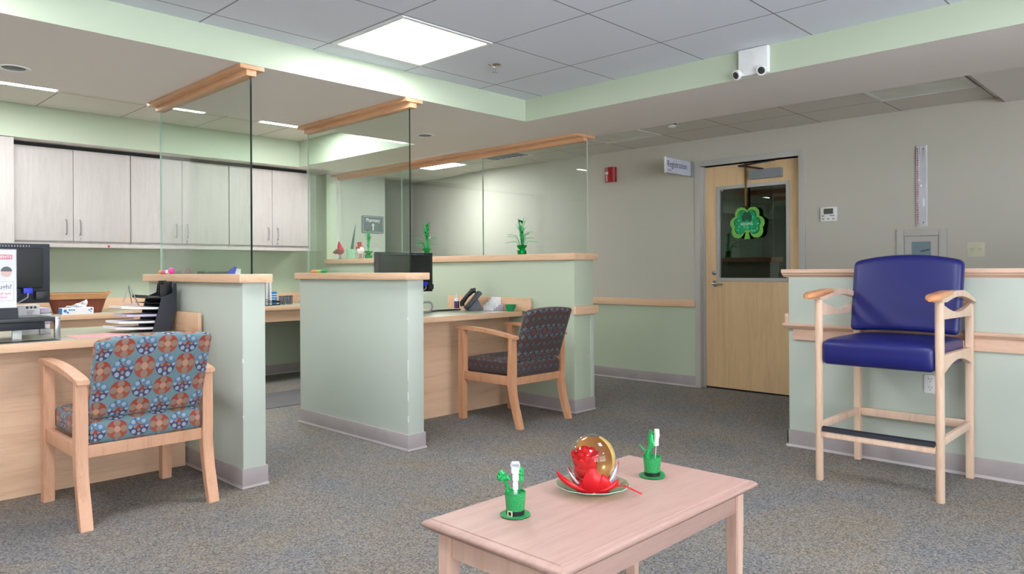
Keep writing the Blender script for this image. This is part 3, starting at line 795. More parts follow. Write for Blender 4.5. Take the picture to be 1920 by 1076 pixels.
# ------------------------------------------------------------------ desks and counters
DZ = .745
def desk(label, x0, x1, splash_label):
    t = thing('reception_desk', label, 'desk', ((x0 + x1) / 2, 4.4, 0))
    obj('front_panel', MB().box(x0, x1, 4.125, 4.145, 0, DZ - .038), M['laminate'], t)
    obj('worktop', MB().box(x0, x1, 3.99, 4.86, DZ - .036, DZ, bev=.002), M['counter'], t)
    obj('edge_band', MB().box(x0, x1, 3.975, 3.9895, DZ - .039, DZ, bev=.002), M['maple_x'], t)
    return t
d1 = desk('long maple fronted desk at left behind the circle-patterned chair', -2.9, 1.650, '')
obj('side_splash', MB().box(1.632, 1.6505, 3.905, 4.86, DZ + .001, .851, bev=.002), M['maple_y'], p1)
d2 = desk('maple fronted desk between the middle and rear partitions behind the darker chair', 2.822, 4.224, '')
obj('side_splash', MB().box(4.206, 4.2245, 3.880, 4.86, DZ + .001, .851, bev=.002), M['maple_y'], p3)
t = thing('back_counter', 'maple edged counter along the green back wall', 'counter', (1.8, 6.7, 0))
obj('worktop', MB().box(-2.9, 4.235, 6.335, BW - .001, DZ - .036, DZ, bev=.002), M['counter'], t)
obj('edge_band', MB().box(-2.9, 4.235, 6.32, 6.3345, DZ - .039, DZ, bev=.002), M['maple_x'], t)
obj('apron', MB().box(-2.9, 4.235, 6.36, 6.38, .598, DZ - .04), M['maple_x'], t)
obj('backsplash', MB().box(1.37, 4.235, BW - .022, BW - .001, DZ + .001, .845, bev=.002), M['maple_x'], wall_back)
obj('leg_panel', MB().box(.4, .42, 6.38, BW - .002, 0, DZ - .04), M['maple_z'], t)
tag(box('chair_mat', (2.55, 3.9, 5.33, 6.0, .0, .004), M['mat'], bev=.001, loc=(3.2, 5.6, 0)), 'dark grey plastic floor mat in the gap between the partitions', 'mat')

# ------------------------------------------------------------------ armchairs
def armchair(label, cx, cy, hw, wmat, fmat, rot=0, ztop=.808):
    t = thing('armchair', label, 'chair', (cx, cy, 0))
    lw = .048; xi = hw - lw
    def bent_leg(sx):
        xa, xb = sorted((sx * xi, sx * hw)); rings = []
        zs = [0, .05, .10, .15, .20, .25, .30, .36, .45, .605]
        for z in zs:
            k = max(0, 1 - z / .30); y0 = -.242 - .068 * k ** 1.5; wdt = .036 + .016 * min(1, max(0, 1 - abs(z - .30) / .25))
            rings.append([Vector((xa, y0, z)), Vector((xb, y0, z)), Vector((xb, y0 + wdt, z)), Vector((xa, y0 + wdt, z))])
        return MB().loft(rings)
    for sx in (-1, 1):
        m = bent_leg(sx)
        bmesh.ops.bevel(m.bm, geom=[e for e in m.bm.edges if abs((e.verts[0].co - e.verts[1].co).z) > .01], offset=.003, segments=2, affect='EDGES')
        obj('leg', m, wmat, t, world=False)
        xa, xb = sorted((sx * xi, sx * hw))
        fl = MB(); rings = []
        for z, s_ in ((0, .86), (.3, 1), (.645, 1)): rings.append([Vector((xa, .305 - .055 * s_, z)), Vector((xb, .305 - .055 * s_, z)), Vector((xb, .305, z)), Vector((xa, .305, z))])
        fl.loft(rings); bmesh.ops.bevel(fl.bm, geom=[e for e in fl.bm.edges if abs((e.verts[0].co - e.verts[1].co).z) > .01], offset=.003, segments=2, affect='EDGES')
        obj('leg', fl, wmat, t, world=False)
        # arched armrest
        rings = []; N = 14
        for i in range(N + 1):
            y = lerp(.335, -.262, i / N); u = i / N
            ztp = lerp(.668, .624, u) + .016 * math.sin(PI * u) - .004 * u; th = .020 + .004 * math.sin(PI * u)
            w2 = .002
            rings.append([Vector((xa - w2, y, ztp - th)), Vector((xb + w2, y, ztp - th)), Vector((xb + w2, y, ztp)), Vector((xa - w2, y, ztp))])
        m = MB().loft(rings); bmesh.ops.bevel(m.bm, geom=[e for e in m.bm.edges if abs((e.verts[0].co - e.verts[1].co).y) > .01], offset=.004, segments=2, affect='EDGES')
        obj('armrest', m, wmat, t, world=False)
        obj('side_rail', MB().box(min(sx * (xi + .012), sx * (hw - .008)), max(sx * (xi + .012), sx * (hw - .008)), -.200, .252, .285, .345, bev=.002), wmat, t, world=False)
    obj('rear_rail', MB().box(-xi, xi, -.228, -.206, .285, .338, bev=.002), wmat, t, world=False)
    obj('front_rail', MB().box(-xi, xi, .268, .290, .285, .335, bev=.002), wmat, t, world=False)
    def crown(q, H):
        k = (1 - (q.x / H.x) ** 4) * (1 - (q.y / H.y) ** 4)
        if q.z > 0: q.z += .022 * k
        return q
    obj('seat', rbox((0, .025, .388), (xi - .003, .272, .050), .026, (14, 14, 6), crown), fmat, t, world=False)
    def lean(q, H):
        u = (q.z + H.z) / (2 * H.z)
        q.y += lerp(.055, -.055, u) + (-.012 * (1 - (q.x / H.x) ** 2) * math.sin(PI * u)) - .015 * u * u
        if q.z > 0: q.z += .016 * (1 - (q.x / H.x) ** 2)
        q.x *= lerp(.992, 1.012, u)
        return q
    obj('backrest', rbox((0, -.268, (ztop - .016 + .445) / 2), (xi - .001, .027, (ztop - .016 - .445) / 2), .022, (14, 6, 14), lean), fmat, t, world=False)
    bm_ = MB()
    for sx in (-1, 1): bm_.tube([(sx * (xi - .012), -.235, .52), (sx * (xi + .012), -.225, .52)], .008, 8)
    obj('back_bolt', bm_, M['steel_dark'], t, world=False)
    return t
armchair('wide armchair with blue and orange circle print facing the left desk', 1.215, 3.68, .290, M['chairwood'], M['fabric'])
armchair('armchair with dark brown and teal diamond print at the middle desk', 3.822, 3.68, .277, M['chairwood2'], M['fabric2'], ztop=.815)

# ------------------------------------------------------------------ tall blue hip chair
st = thing('hip_chair', 'tall wooden armchair with royal blue vinyl seat and back against the mint half wall', 'chair', (4.03, 1.196, 0))
yl, yr = 1.468, .923
for y in (yl, yr):
    obj('leg', MB().tube([(3.752, y, 0), (3.752, y, .004), (3.752, y, .93)], [.0165, .0185, .0195], 20), M['stoolwood'], st)
    obj('leg', MB().box(4.283, 4.32, y - .017, y + .017, 0, .885, bev=.005), M['stoolwood'], st)
for y in (yl, yr):
    N = 18; up_, lo_ = [], []
    for i in range(N + 1):
        u = i / N; x = lerp(3.720, 4.425, u)
        up_.append((x, .943 + .020 * math.sin(PI * min(1, u * 1.15)) - .055 * max(0, u - .55) ** 1.2 / .45 ** 1.2))
        xl = lerp(3.720, 4.415, u); zb = .914 - .030 * max(0, u - .70) / .30
        if 3.785 < xl < 4.27: zb = .912 + .026 * math.sin(PI * (xl - 3.785) / .485) - .006 * (xl - 3.785) / .485
        lo_.append((xl, zb))
    m = MB().prism(up_ + lo_[::-1], 'XZ', y - .021, y + .021, bev=.004)
    a_ = obj('armrest', m, M['stoolwood'], st)
    rings = []
    for k_ in range(13):
        u = k_ / 12; x = lerp(3.598, 3.90, u)
        hw_ = .031 * min(1, (.35 + u * 6)) * (1 - .30 * u); zt_ = lerp(.949, .966, min(1, u * 1.3)) - .006 * max(0, .15 - u) / .15; zb_ = lerp(.922, .944, u ** 1.5)
        e_ = .006
        rings.append([Vector((x, y - hw_, zb_ + e_)), Vector((x, y - hw_ + e_, zb_)), Vector((x, y + hw_ - e_, zb_)), Vector((x, y + hw_, zb_ + e_)), Vector((x, y + hw_, zt_ - e_)), Vector((x, y + hw_ - e_, zt_)), Vector((x, y - hw_ + e_, zt_)), Vector((x, y - hw_, zt_ - e_))])
    obj('arm_nose', MB().loft(rings), M['armwood'], a_, ang=60)
    pts = [(3.765, .835), (4.29, .828)]
    top = [(lerp(4.29, 3.765, i / 14), .902 - .040 * math.sin(PI * i / 14) - .006 * (1 - i / 14)) for i in range(15)]
    obj('arm_rail', MB().prism(pts + top, 'XZ', y - .014, y + .014, bev=.002), M['stoolwood'], st)
    bot = [(lerp(3.765, 4.29, i / 14), .585 + .048 * math.sin(PI * i / 14)) for i in range(15)]
    obj('seat_side_rail', MB().prism(bot + [(4.29, .668), (3.765, .672)], 'XZ', y - .014, y + .014, bev=.002), M['stoolwood'], st)
    obj('side_stretcher', MB().box(3.765, 4.285, y - .010, y + .010, .256, .292, bev=.003), M['stoolwood'], st)
obj('rear_stretcher', MB().box(4.290, 4.312, yr + .016, yl - .016, .252, .294, bev=.003), M['stoolwood'], st)
obj('footrest', MB().box(3.737, 3.767, yr + .016, yl - .016, .222, .258, bev=.003), M['stoolwood'], st)
ft = [(3.732, .252), (3.736, .27), (3.752, .276), (3.768, .270), (3.772, .252)]
obj('footrest_pad', MB().prism(ft, 'XZ', yr + .018, yl - .018), M['rubber'], st)
def seatc(q, H):
    k = (1 - (q.y / H.y) ** 4)
    if q.z > 0: q.z += .016 * k * (1 - (q.x / H.x) ** 6) - .012 * max(0, -q.x / H.x - .6)
    if q.x < 0: q.x -= .012 * k * (1 if q.z > -.03 else .3)
    return q
obj('seat', rbox((4.005, (yl + yr) / 2, .652), (.272, (yl - yr) / 2 - .0175, .062), .024, (16, 16, 8), seatc), M['vinyl'], st)
def backc(q, H):
    u = (q.z + H.z) / (2 * H.z)
    q.x += lerp(-.045, .035, u) - .018 * (1 - (q.y / H.y) ** 2) * (1 if q.x < 0 else 0) + .03 * (1 - (q.y / H.y) ** 2) * .5
    if q.z > 0: q.z += .034 * (1 - (q.y / H.y) ** 2)
    q.y *= lerp(.985, 1.0, math.sin(PI * u * .5))
    if q.z < 0: q.z += .012 * (1 - (q.y / H.y) ** 2)
    return q
obj('backrest', rbox((4.215, (yl + yr) / 2, .920), (.034, (yl - yr) / 2 - .008, .188), .026, (8, 18, 16), backc), M['vinyl'], st)
obj('back_brace', MB().box(4.286, 4.300, yr + .016, yl - .016, .84, .90, bev=.002).box(4.25, 4.29, yr + .02, yl - .02, .665, .700, bev=.002), M['stoolwood'], st)

# ------------------------------------------------------------------ coffee table
tx0, tx1, ty0, ty1, tz = 1.216, 2.150, 1.032, 1.514, .42
tb = thing('coffee_table', 'low pale maple coffee table with moulded edge in the foreground', 'table', ((tx0 + tx1) / 2, (ty0 + ty1) / 2, 0))
def rect_ring(o, z): return [Vector((tx0 + o, ty0 + o, z)), Vector((tx1 - o, ty0 + o, z)), Vector((tx1 - o, ty1 - o, z)), Vector((tx0 + o, ty1 - o, z))]
m = MB().loft([rect_ring(.022, .390), rect_ring(.012, .3905), rect_ring(.006, .396), rect_ring(.0, .400), rect_ring(-.001, .407), rect_ring(.003, .413), rect_ring(.010, .4165), rect_ring(.018, .4172), rect_ring(.019, .4195), rect_ring(.023, .42)])
obj('tabletop', m, M['tablewood'], tb, ang=50)
e = .030; lw = .042
for x in (tx0 + e, tx1 - e - lw):
    for y in (ty0 + e, ty1 - e - lw):
        m = MB(); rings = []
        cx, cy = x + lw / 2, y + lw / 2
        for z, s_ in ((0, .78), (.30, 1), (.3895, 1)): h_ = lw / 2 * s_; rings.append([Vector((cx - h_, cy - h_, z)), Vector((cx + h_, cy - h_, z)), Vector((cx + h_, cy + h_, z)), Vector((cx - h_, cy + h_, z))])
        m.loft(rings); bmesh.ops.bevel(m.bm, geom=list(m.bm.edges), offset=.003, segments=2, affect='EDGES')
        obj('leg', m, M['tableleg'], tb)
for y in (ty0 + e + .008, ty1 - e - .026): obj('apron', MB().box(tx0 + e + lw, tx1 - e - lw, y, y + .018, .325, .3895, bev=.001), M['tablewood'], tb)
for x in (tx0 + e + .008, tx1 - e - .026): obj('apron', MB().box(x, x + .018, ty0 + e + lw, ty1 - e - lw, .325, .3895, bev=.001), M['tableleg'], tb)

# ------------------------------------------------------------------ leprechaun hats
def lumpy(mb, pts, r, n=9, amp=.25):
    rr = [r * (1 + amp * math.sin(i * 2.4)) for i in range(len(pts))]
    return mb.tube(pts, rr, n)
def hat(label, cx, cy, buckle, flip, brim_bend):
    t = thing('leprechaun_hat', label, 'decoration', (cx, cy, tz))
    b = MB().lathe([(.001, .0005), (.036, .0005), (.0405, .003), (.0405, .0045), (.022, .004)], (cx, cy, tz), 40)
    if brim_bend:
        for v in b.bm.verts:
            d = (v.co - Vector((cx, cy, tz))); 
            if d.x > .02: v.co.z += (d.x - .02) * .35
    obj('brim', b, M['greenglitter'], t)
    obj('crown', MB().lathe([(.0225, .004), (.0235, .010), (.0285, .062), (.0285, .064), (.0265, .064), (.0262, .058), (.001, .058)], (cx, cy, tz), 40), M['greenglitter'], t)
    obj('hat_band', MB().lathe([(.0232, .0045), (.0240, .005), (.0250, .016), (.0242, .0165)], (cx, cy, tz), 40, cap=False), M['black'], t)
    view = Vector((-cx, -cy, 0)).normalized(); side = Vector((view.y, -view.x, 0))     # side points to picture left
    if buckle:
        d = (view * .8 + side * .55).normalized(); s_ = Vector((-d.y, d.x, 0)); c = Vector((cx, cy, tz + .0105)) + d * .0248
        m = MB()
        for a0, a1, h0, h1 in ((-.0075, -.005, -.0075, .0075), (.005, .0075, -.0075, .0075), (-.005, .005, .0052, .0075), (-.005, .005, -.0075, -.0052)):
            m.loft([[c + s_ * a + UP * h + d * k for a, h in ((a0, h0), (a1, h0), (a1, h1), (a0, h1))] for k in (-.001, .0016)])
        obj('buckle', m, M['offwhite'], t)
    return t, view, side
def P(c, side, view, a, h, d=0): return Vector(c) + side * a + UP * h + view * d
c1 = (1.402, 1.351, tz); t, vw, sd = hat('green glitter hat with a gold buckle on the near left of the coffee table', 1.402, 1.351, True, 1, False)
hb = MB()
lumpy(hb, [P(c1, sd, vw, .022, .058), P(c1, sd, vw, .020, .072), P(c1, sd, vw, .022, .084), P(c1, sd, vw, .030, .092)], .0055)
for dx, dz in ((.030, .100), (.040, .104), (.036, .112)): lumpy(hb, [P(c1, sd, vw, .034 - (0 if dx < .035 else 0), .096), P(c1, sd, vw, dx, dz), P(c1, sd, vw, dx + .004, dz + .006)], .0095)
lumpy(hb, [P(c1, sd, vw, .024, .100), P(c1, sd, vw, .018, .098), P(c1, sd, vw, .022, .106)], .009)
obj('shamrock_pick', hb, M['greentinsel'], t)
hb = MB().tube([P(c1, sd, vw, -.010, .058), P(c1, sd, vw, -.015, .095)], .0018, 6)
for h in (.098, .112, .122): lumpy(hb, [P(c1, sd, vw, -.013, h - .007), P(c1, sd, vw, -.015, h), P(c1, sd, vw, -.014, h + .006)], .0082)
obj('shamrock_pick', hb, M['greentinsel'], t)
wp = MB()
for a0, a1, h0, h1 in ((-.006, .004, .050, .068), (-.008, .006, .068, .092), (-.010, .007, .092, .112), (-.012, .010, .112, .145), (-.0135, .012, .128, .141)):
    rings = [[P(c1, sd, vw, a, h, k) for a, h in ((a0, h0), (a1, h0), (a1, h1), (a0, h1))] for k in (.002, .010)]
    wp.loft(rings)
bmesh.ops.bevel(wp.bm, geom=list(wp.bm.edges), offset=.0022, segments=2, affect='EDGES')
obj('white_pick', wp, M['whiteglitter'], t)
c2 = (1.961, 1.290, tz); t, vw, sd = hat('green glitter hat with a bent brim on the far right of the coffee table', 1.961, 1.290, False, 1, True)
hb = MB()
lumpy(hb, [P(c2, sd, vw, .014, .055), P(c2, sd, vw, .013, .070), P(c2, sd, vw, .008, .085), P(c2, sd, vw, .001, .100), P(c2, sd, vw, -.002, .115)], .0088, 10, .22)
lumpy(hb, [P(c2, sd, vw, -.002, .100), P(c2, sd, vw, .004, .118), P(c2, sd, vw, .003, .134), P(c2, sd, vw, -.002, .140)], .0095, 10, .2)
obj('shamrock_pick', hb, M['greentinsel'], t)
obj('curl', MB().tube([P(c2, sd, vw, .018, .080), P(c2, sd, vw, .028, .084), P(c2, sd, vw, .034, .093), P(c2, sd, vw, .041, .098), P(c2, sd, vw, .038, .104)], [.003, .003, .002, .002, .001], 6), M['greentinsel'], t)
wp = MB(); lumpy(wp, [P(c2, sd, vw, -.013, .098), P(c2, sd, vw, -.012, .108), P(c2, sd, vw, -.014, .120), P(c2, sd, vw, -.015, .130), P(c2, sd, vw, -.015, .143), P(c2, sd, vw, -.015, .149)], .0085, 10, .12)
wp.tube([P(c2, sd, vw, -.010, .058), P(c2, sd, vw, -.013, .100)], .0012, 6)
obj('white_pick', wp, M['whiteglitter'], t)

# ------------------------------------------------------------------ glass plate, globe with rose
gx, gy = 1.708, 1.330
t = thing('glass_plate', 'shallow scalloped clear glass plate under the globe on the coffee table', 'plate', (gx, gy, tz))
pm = MB(); rings = []
n = 60
def ringp(r, z, amp=0): return [Vector((gx + (r + .5 * amp * math.cos(12 * a)) * math.cos(a), gy + (r + .5 * amp * math.cos(12 * a)) * math.sin(a), tz + z)) for a in [2 * PI * k / n for k in range(n)]]
pm.loft([ringp(.001, .001), ringp(.055, .001), ringp(.060, .002), ringp(.085, .012, .001), ringp(.106, .022, .003), ringp(.107, .024, .003), ringp(.105, .0245, .003), ringp(.083, .015, .001), ringp(.058, .0055), ringp(.001, .0045)])
obj('dish', pm, M['plate'], t)
n = 60
obj('rim', MB().tube([Vector((gx + (.107 + .0015 * math.cos(12 * a)) * math.cos(a), gy + (.107 + .0015 * math.cos(12 * a)) * math.sin(a), tz + .0245)) for a in [2 * PI * k / 60 for k in range(60)]], .0012, 6, closed=True), M['glassedge_l'], t)
t = thing('rose_globe', 'clear and gold globe holding a red rose, wrapped in red foil on the glass plate', 'decoration', (gx, gy, tz + .0055))
GC = Vector((gx, gy, .518)); GR = .070
view = Vector((-gx, -gy, 0)).normalized(); side = Vector((-view.y, view.x, 0)); side = side if side.dot(r2) > 0 else -side   # picture right
def Q(a, h, d=0): return Vector((gx, gy, tz)) + side * a + UP * h + view * d
m = MB(); rings = []
for i in range(1, 26):
    th = PI * i / 27 + .18; th = min(th, PI - .25)
    rings.append([GC + Vector((GR * math.sin(th) * math.cos(a), GR * math.sin(th) * math.sin(a), GR * math.cos(th))) for a in [2 * PI * k / 48 for k in range(48)]])
m.loft(rings, cap=False); obj('globe', m, M['globe'], t)
obj('top_opening', MB().lathe([(.001, GR * .985), (.016, GR * .975), (.020, GR * .958), (.018, GR * .955), (.001, GR * .965)], GC, 24), M['lcd'], t)
# gold mirrored lining on the far right of the globe
m = MB(); G2 = GR * .972; nn, mm = 22, 26
grid = []
ax = (-view * .80 + side * .60).normalized(); bx = UP.cross(ax).normalized()
for i in range(nn + 1):
    row = []
    for j in range(mm + 1):
        el = lerp(-1.15, 1.25, i / nn); az = lerp(-1.5, 1.5, j / mm)
        row.append(m.bm.verts.new(GC + (ax * math.cos(az) * math.cos(el) + bx * math.sin(az) * math.cos(el) + UP * math.sin(el)) * G2))
    grid.append(row)
for i in range(nn):
    for j in range(mm): m.bm.faces.new((grid[i][j], grid[i][j + 1], grid[i + 1][j + 1], grid[i + 1][j]))
obj('gold_lining', m, M['gold'], t)
# rose: spiral of cupped petals inside the globe, left of centre
def petal(mb, base, out, upv, wdt, hgt, curl, cup, n1=9, n2=7):
    lat = out.cross(upv).normalized(); V = []
    for i in range(n2 + 1):
        v = i / n2; row = []
        hw_ = wdt * (.35 + .65 * math.sin(PI * min(1, .12 + v * .78)))
        for j in range(n1 + 1):
            u = j / n1 * 2 - 1
            p = base + upv * hgt * (v - .05 * u * u * v) + out * (curl * v * v + cup * .0 + (-cup) * (u * u) * (1 - .2 * v)) + lat * hw_ * u * (1 - .15 * u * u)
            row.append(mb.bm.verts.new(p))
        V.append(row)
    for i in range(n2):
        for j in range(n1): mb.bm.faces.new((V[i][j], V[i][j + 1], V[i + 1][j + 1], V[i + 1][j]))
rose = MB(); RC = Q(-.020, .078, .012)
axr = (UP + view * .25 - side * .1).normalized()
for k in range(22):
    u = k / 21; a = k * 2.4; rad = .006 + .034 * u
    o_ = Vector((math.cos(a), math.sin(a), 0)); o_ = (o_ - axr * o_.dot(axr)).normalized()
    petal(rose, RC + o_ * rad * .72 - axr * (.004 + .016 * u), o_, (axr + o_ * .16 * u).normalized(), .015 + .021 * u, .068 - .012 * u, .014 * u, .012 + .010 * u)
rose.lathe([(.004, -.04), (.024, -.026), (.034, -.004), (.030, .022), (.010, .036)], RC + Vector((0, 0, -.002)), 20)
for v in rose.bm.verts:                                         # keep the flower inside the glass
    d = v.co - GC
    if d.length > GR * .93: v.co = GC + d.normalized() * GR * .93
obj('rose', rose, M['redrose'], t)
# wrapped red paper at the base
pt = MB()
def sheet(tip, w0, basea, mid, blunt=False):
    """leaf-shaped red sheet from the collar up to a pointed tip"""
    n2 = 10; V = []
    b0, b1 = basea
    for i in range(n2 + 1):
        v = i / n2; row = []
        c_ = (b0 + b1) * .5 * (1 - v) ** 2 + mid * 2 * v * (1 - v) + tip * v * v
        wv = (b1 - b0) * .5
        s_ = max(.01, (1 - v) * (1 + 1.9 * v)) if not blunt else max(.25, 1 - .75 * v ** 2)
        for j in range(7):
            u = j / 6 * 2 - 1
            row.append(pt.bm.verts.new(c_ + wv * u * s_ + UP * (.006 * u * u * (1 - v)) + view * (-.006 * u * u)))
        V.append(row)
    for i in range(n2):
        for j in range(6): pt.bm.faces.new((V[i][j], V[i][j + 1], V[i + 1][j + 1], V[i + 1][j]))
sheet(Q(-.108, .062, .01), 1, (Q(-.045, .012, .035), Q(-.002, .008, .055)), Q(-.066, .020, .052))
sheet(Q(-.002, .080, .050), 1, (Q(-.030, .006, .048), Q(.046, .006, .046)), Q(.004, .045, .066), True)
sheet(Q(.030, .066, .052), 1, (Q(.0, .006, .050), Q(.046, .006, .040)), Q(.034, .036, .060))
sheet(Q(.075, .048, .030), 1, (Q(.005, .008, .055), Q(.045, .010, .035)), Q(.052, .016, .052))
sheet(Q(.078, .092, -.010), 1, (Q(.030, .010, .030), Q(.048, .012, .0)), Q(.066, .030, .010))
sheet(Q(-.070, .070, -.01), 1, (Q(-.048, .012, .01), Q(-.03, .01, .035)), Q(-.060, .028, .016))
sheet(Q(-.05, .075, -.055), 1, (Q(-.04, .01, -.03), Q(.0, .01, -.045)), Q(-.035, .03, -.06))
sheet(Q(.05, .075, -.055), 1, (Q(.0, .01, -.045), Q(.04, .01, -.03)), Q(.035, .03, -.06))
obj('red_paper', pt, M['redfoil'], t)
fo = pt = MB()
sheet(Q(-.080, .084, .004), 1, (Q(-.052, .030, .02), Q(-.038, .026, .035)), Q(-.060, .040, .03))
obj('silver_foil', fo, M['irid'], t)
fo = pt = MB()
sheet(Q(.074, .088, .002), 1, (Q(.040, .020, .035), Q(.058, .022, .010)), Q(.066, .040, .018))
obj('silver_foil', fo, M['irid'], t)
fo = pt = MB()
sheet(Q(.070, .040, .012), 1, (Q(.045, .010, .03), Q(.055, .012, .0)), Q(.066, .018, .02))
obj('silver_foil', fo, M['irid'], t)
cr = MB(); rings = []
for r_, z_ in ((.046, .0058), (.049, .009), (.050, .014), (.046, .018), (.049, .022), (.044, .028), (.030, .030)):
    rings.append([Vector((gx + (r_ + .0018 * math.sin(14 * a + z_ * 400)) * math.cos(a), gy + (r_ + .0018 * math.sin(14 * a + z_ * 400)) * math.sin(a), tz + z_)) for a in [2 * PI * k / 72 for k in range(72)]])
cr.loft(rings); obj('collar', cr, M['redfoil'], t)
obj('red_streamer', MB().tube([Q(.050, .022, .030), Q(.085, .030, .030), Q(.100, .0262, .036), Q(.140, .012, .050)], [.0022, .0018, .0022, .0022], 6), M['redfoil'], t)

# ------------------------------------------------------------------ left desk things
def rot_parts(t, a): t.rotation_euler = (0, 0, a)
# monitor riser
t = thing('monitor_riser', 'black and silver monitor riser shelf on the left desk', 'stand', (.55, 4.28, DZ))
obj('shelf', MB().box(.05, 1.025, 4.13, 4.46, .832, .852, bev=.004), M['steel_dark'], t)
obj('drawer', MB().box(.10, .985, 4.15, 4.44, .795, .8315, bev=.003), M['navy'], t)
for x in (1.028, .05):
    lg = MB(); lg.box(x, x + .024, 4.145, 4.175, DZ, .848, bev=.004).box(x, x + .024, 4.42, 4.45, DZ, .848, bev=.004).box(x, x + .024, 4.145, 4.45, .838, .853, bev=.004)
    obj('leg', lg, M['metal'], t)
obj('cable_clip', MB().box(.86, .90, 4.20, 4.22, DZ, .79, bev=.004), M['white'], t)
def monitor(label, x0, x1, y, z0, z1, zb, dx=.0):
    t = thing('computer_monitor', label, 'monitor', ((x0 + x1) / 2, y, zb))
    obj('housing', MB().box(x0, x1, y + .012, y + .032, z0, z1, bev=.004), M['navy'], t)
    obj('back_cover', MB().box(x0 + .03, x1 - .035, y - .012, y + .012, z0 + .075, z1 - .022, bev=.010), M['black'], t)
    v = MB()
    for k in range(26): v.box(x0 + .06 + k * (x1 - x0 - .14) / 26, x0 + .064 + k * (x1 - x0 - .14) / 26, y + .0105, y + .0125, z1 - .018, z1 - .009)
    obj('vent', v, M['greyplastic'], t)
    obj('screen', MB().box(x0 + .012, x1 - .012, y + .0321, y + .033, z0 + .012, z1 - .012), M['lcd'], t)
    obj('stand_neck', MB().box((x0 + x1) / 2 - .035, (x0 + x1) / 2 + .035, y - .035, y - .012, zb + .012, z0 + .14, bev=.006), M['black'], t)
    obj('stand_base', MB().lathe([(.001, .0005), (.075, .0005), (.072, .010), (.04, .014), (.001, .014)], ((x0 + x1) / 2, y + .01, zb), 36), M['black'], t)
    pl = obj('video_plug', MB().box(x1 - .125, x1 - .085, y - .030, y - .002, z0 + .048, z0 + .078, bev=.004), M['vga'], t)
    obj('cable', MB().tube([(x1 - .105, y - .028, z0 + .05), (x1 - .11, y - .04, z0 + .03), (x1 - .15, y - .04, z0 + .005), (x1 - .20, y - .03, z0 - .004)], .0035, 8), M['greyplastic'], pl)
    obj('power_block', MB().box(x1 - .07, x1 - .016, y - .022, y + .012, z0 + .018, z0 + .060, bev=.005), M['black'], t)
    return t
monitor('black monitor seen from behind on the riser at far left', .585, 1.045, 4.29, .918, 1.218, .852)
monitor('black monitor seen from behind on the rear desk through the middle glass screen', 3.255, 3.815, 4.58, .902, 1.214, DZ)
t = thing('flyer_stand', 'white flyer in an upright sign holder cut by the left edge', 'sign', (.80, 4.14, .852))
obj('flyer', MB().box(.655, .868, 4.1535, 4.156, .905, 1.182), M['paper'], t)
obj('holder_sheet', MB().box(.653, .870, 4.150, 4.1522, .853, 1.186), M['clearplastic'], t)
obj('holder_base', MB().prism([(4.135, .853), (4.195, .853), (4.16, .904), (4.15, .904)], 'YZ', .65, .873), M['navy'], t)
obj('banner', MB().box(.665, .852, 4.1528, 4.1534, 1.135, 1.158), M['redtext'], t)
fz = 4.1526
text('ALL PATIENTS', .0185, (.849, fz, 1.1405), PX, UP, M['whitetext'], t, depth=.0003, align='RIGHT', bold=.0003)
text('Cough?', .030, (.850, fz, .995), PX, UP, M['greytext'], t, depth=.0003, align='RIGHT', bold=.0006)
text('mask and', .0165, (.845, fz, .968), PX, UP, M['redtext'], t, depth=.0003, align='RIGHT')
text('sanitizer', .0165, (.832, fz, .950), PX, UP, M['redtext'], t, depth=.0003, align='RIGHT')
bx = MB()
for q in ((.67, .858, 1.028, 1.029), (.67, .858, .938, .939), (.857, .858, .938, 1.028)): bx.box(q[0], q[1], 4.1526, 4.1532, q[2], q[3])
obj('print_frame', bx, M['greytext'], t)
fc = obj('printed_face', MB().lathe([(.022, 0), (.022, -.0006), (.001, -.0007)], (.828, 4.1534, 1.073), 28, axis='Y'), M['skin'], t)
obj('printed_hair', MB().prism(arc(.828, 1.078, .023, 0, PI, 14), 'XZ', 4.1518, 4.1527), M['hair'], t)
obj('printed_body', MB().lathe([(.033, 0), (.033, -.0006), (.001, -.0007)], (.765, 4.1534, 1.065), 28, axis='Y'), M['cabinetglass'], t)
# white carton, papers behind riser
t = thing('white_carton', 'small white box with dark print behind the left monitor', 'box', (1.0, 4.54, DZ))
obj('carton', MB().box(.945, 1.046, 4.50, 4.58, DZ, .900, bev=.002), M['paper'], t)
pr = MB()
for k in range(3): pr.lathe([(.007, 0), (.007, -.0006), (.0005, -.0007)], (.988 + k * .018, 4.4998, .888), 12, axis='Y')
for k in range(4): pr.box(.985, 1.02 - k * .004, 4.499, 4.4998, .870 - k * .007, .872 - k * .007)
pr.box(.985, 1.03, 4.499, 4.4998, .838, .843)
obj('print', pr, M['greytext'], t)
for k in range(5):
    a = 1.052 + random.uniform(-.004, .004)
    tag(box('paper_stack', (a, a + .045, 4.50 + random.uniform(0, .01), 4.80, DZ + k * .028 + .0004, DZ + k * .028 + .024), M['paper'] if k % 2 else M['lilacpaper'], bev=.001, loc=(a + .02, 4.65, DZ + k * .028)),
        'bundle of loose papers in the pile beside the white box, %s' % ['bottom one', 'second from the bottom', 'middle one', 'second from the top', 'topmost'][k], 'papers', 'papers piled beside the white box')
tag(box('pink_sheet', (1.10, 1.36, 4.05, 4.27, DZ, DZ + .0012), M['pinkpaper'], loc=(1.2, 4.16, DZ)), 'flat pink sheet of paper lying on the left desk', 'paper')
tag(box('desk_pad', (.1, 1.02, 4.02, 4.12, DZ, DZ + .002), M['steel_dark'], loc=(.6, 4.07, DZ)), 'dark pad lying on the desk in front of the riser', 'mat')
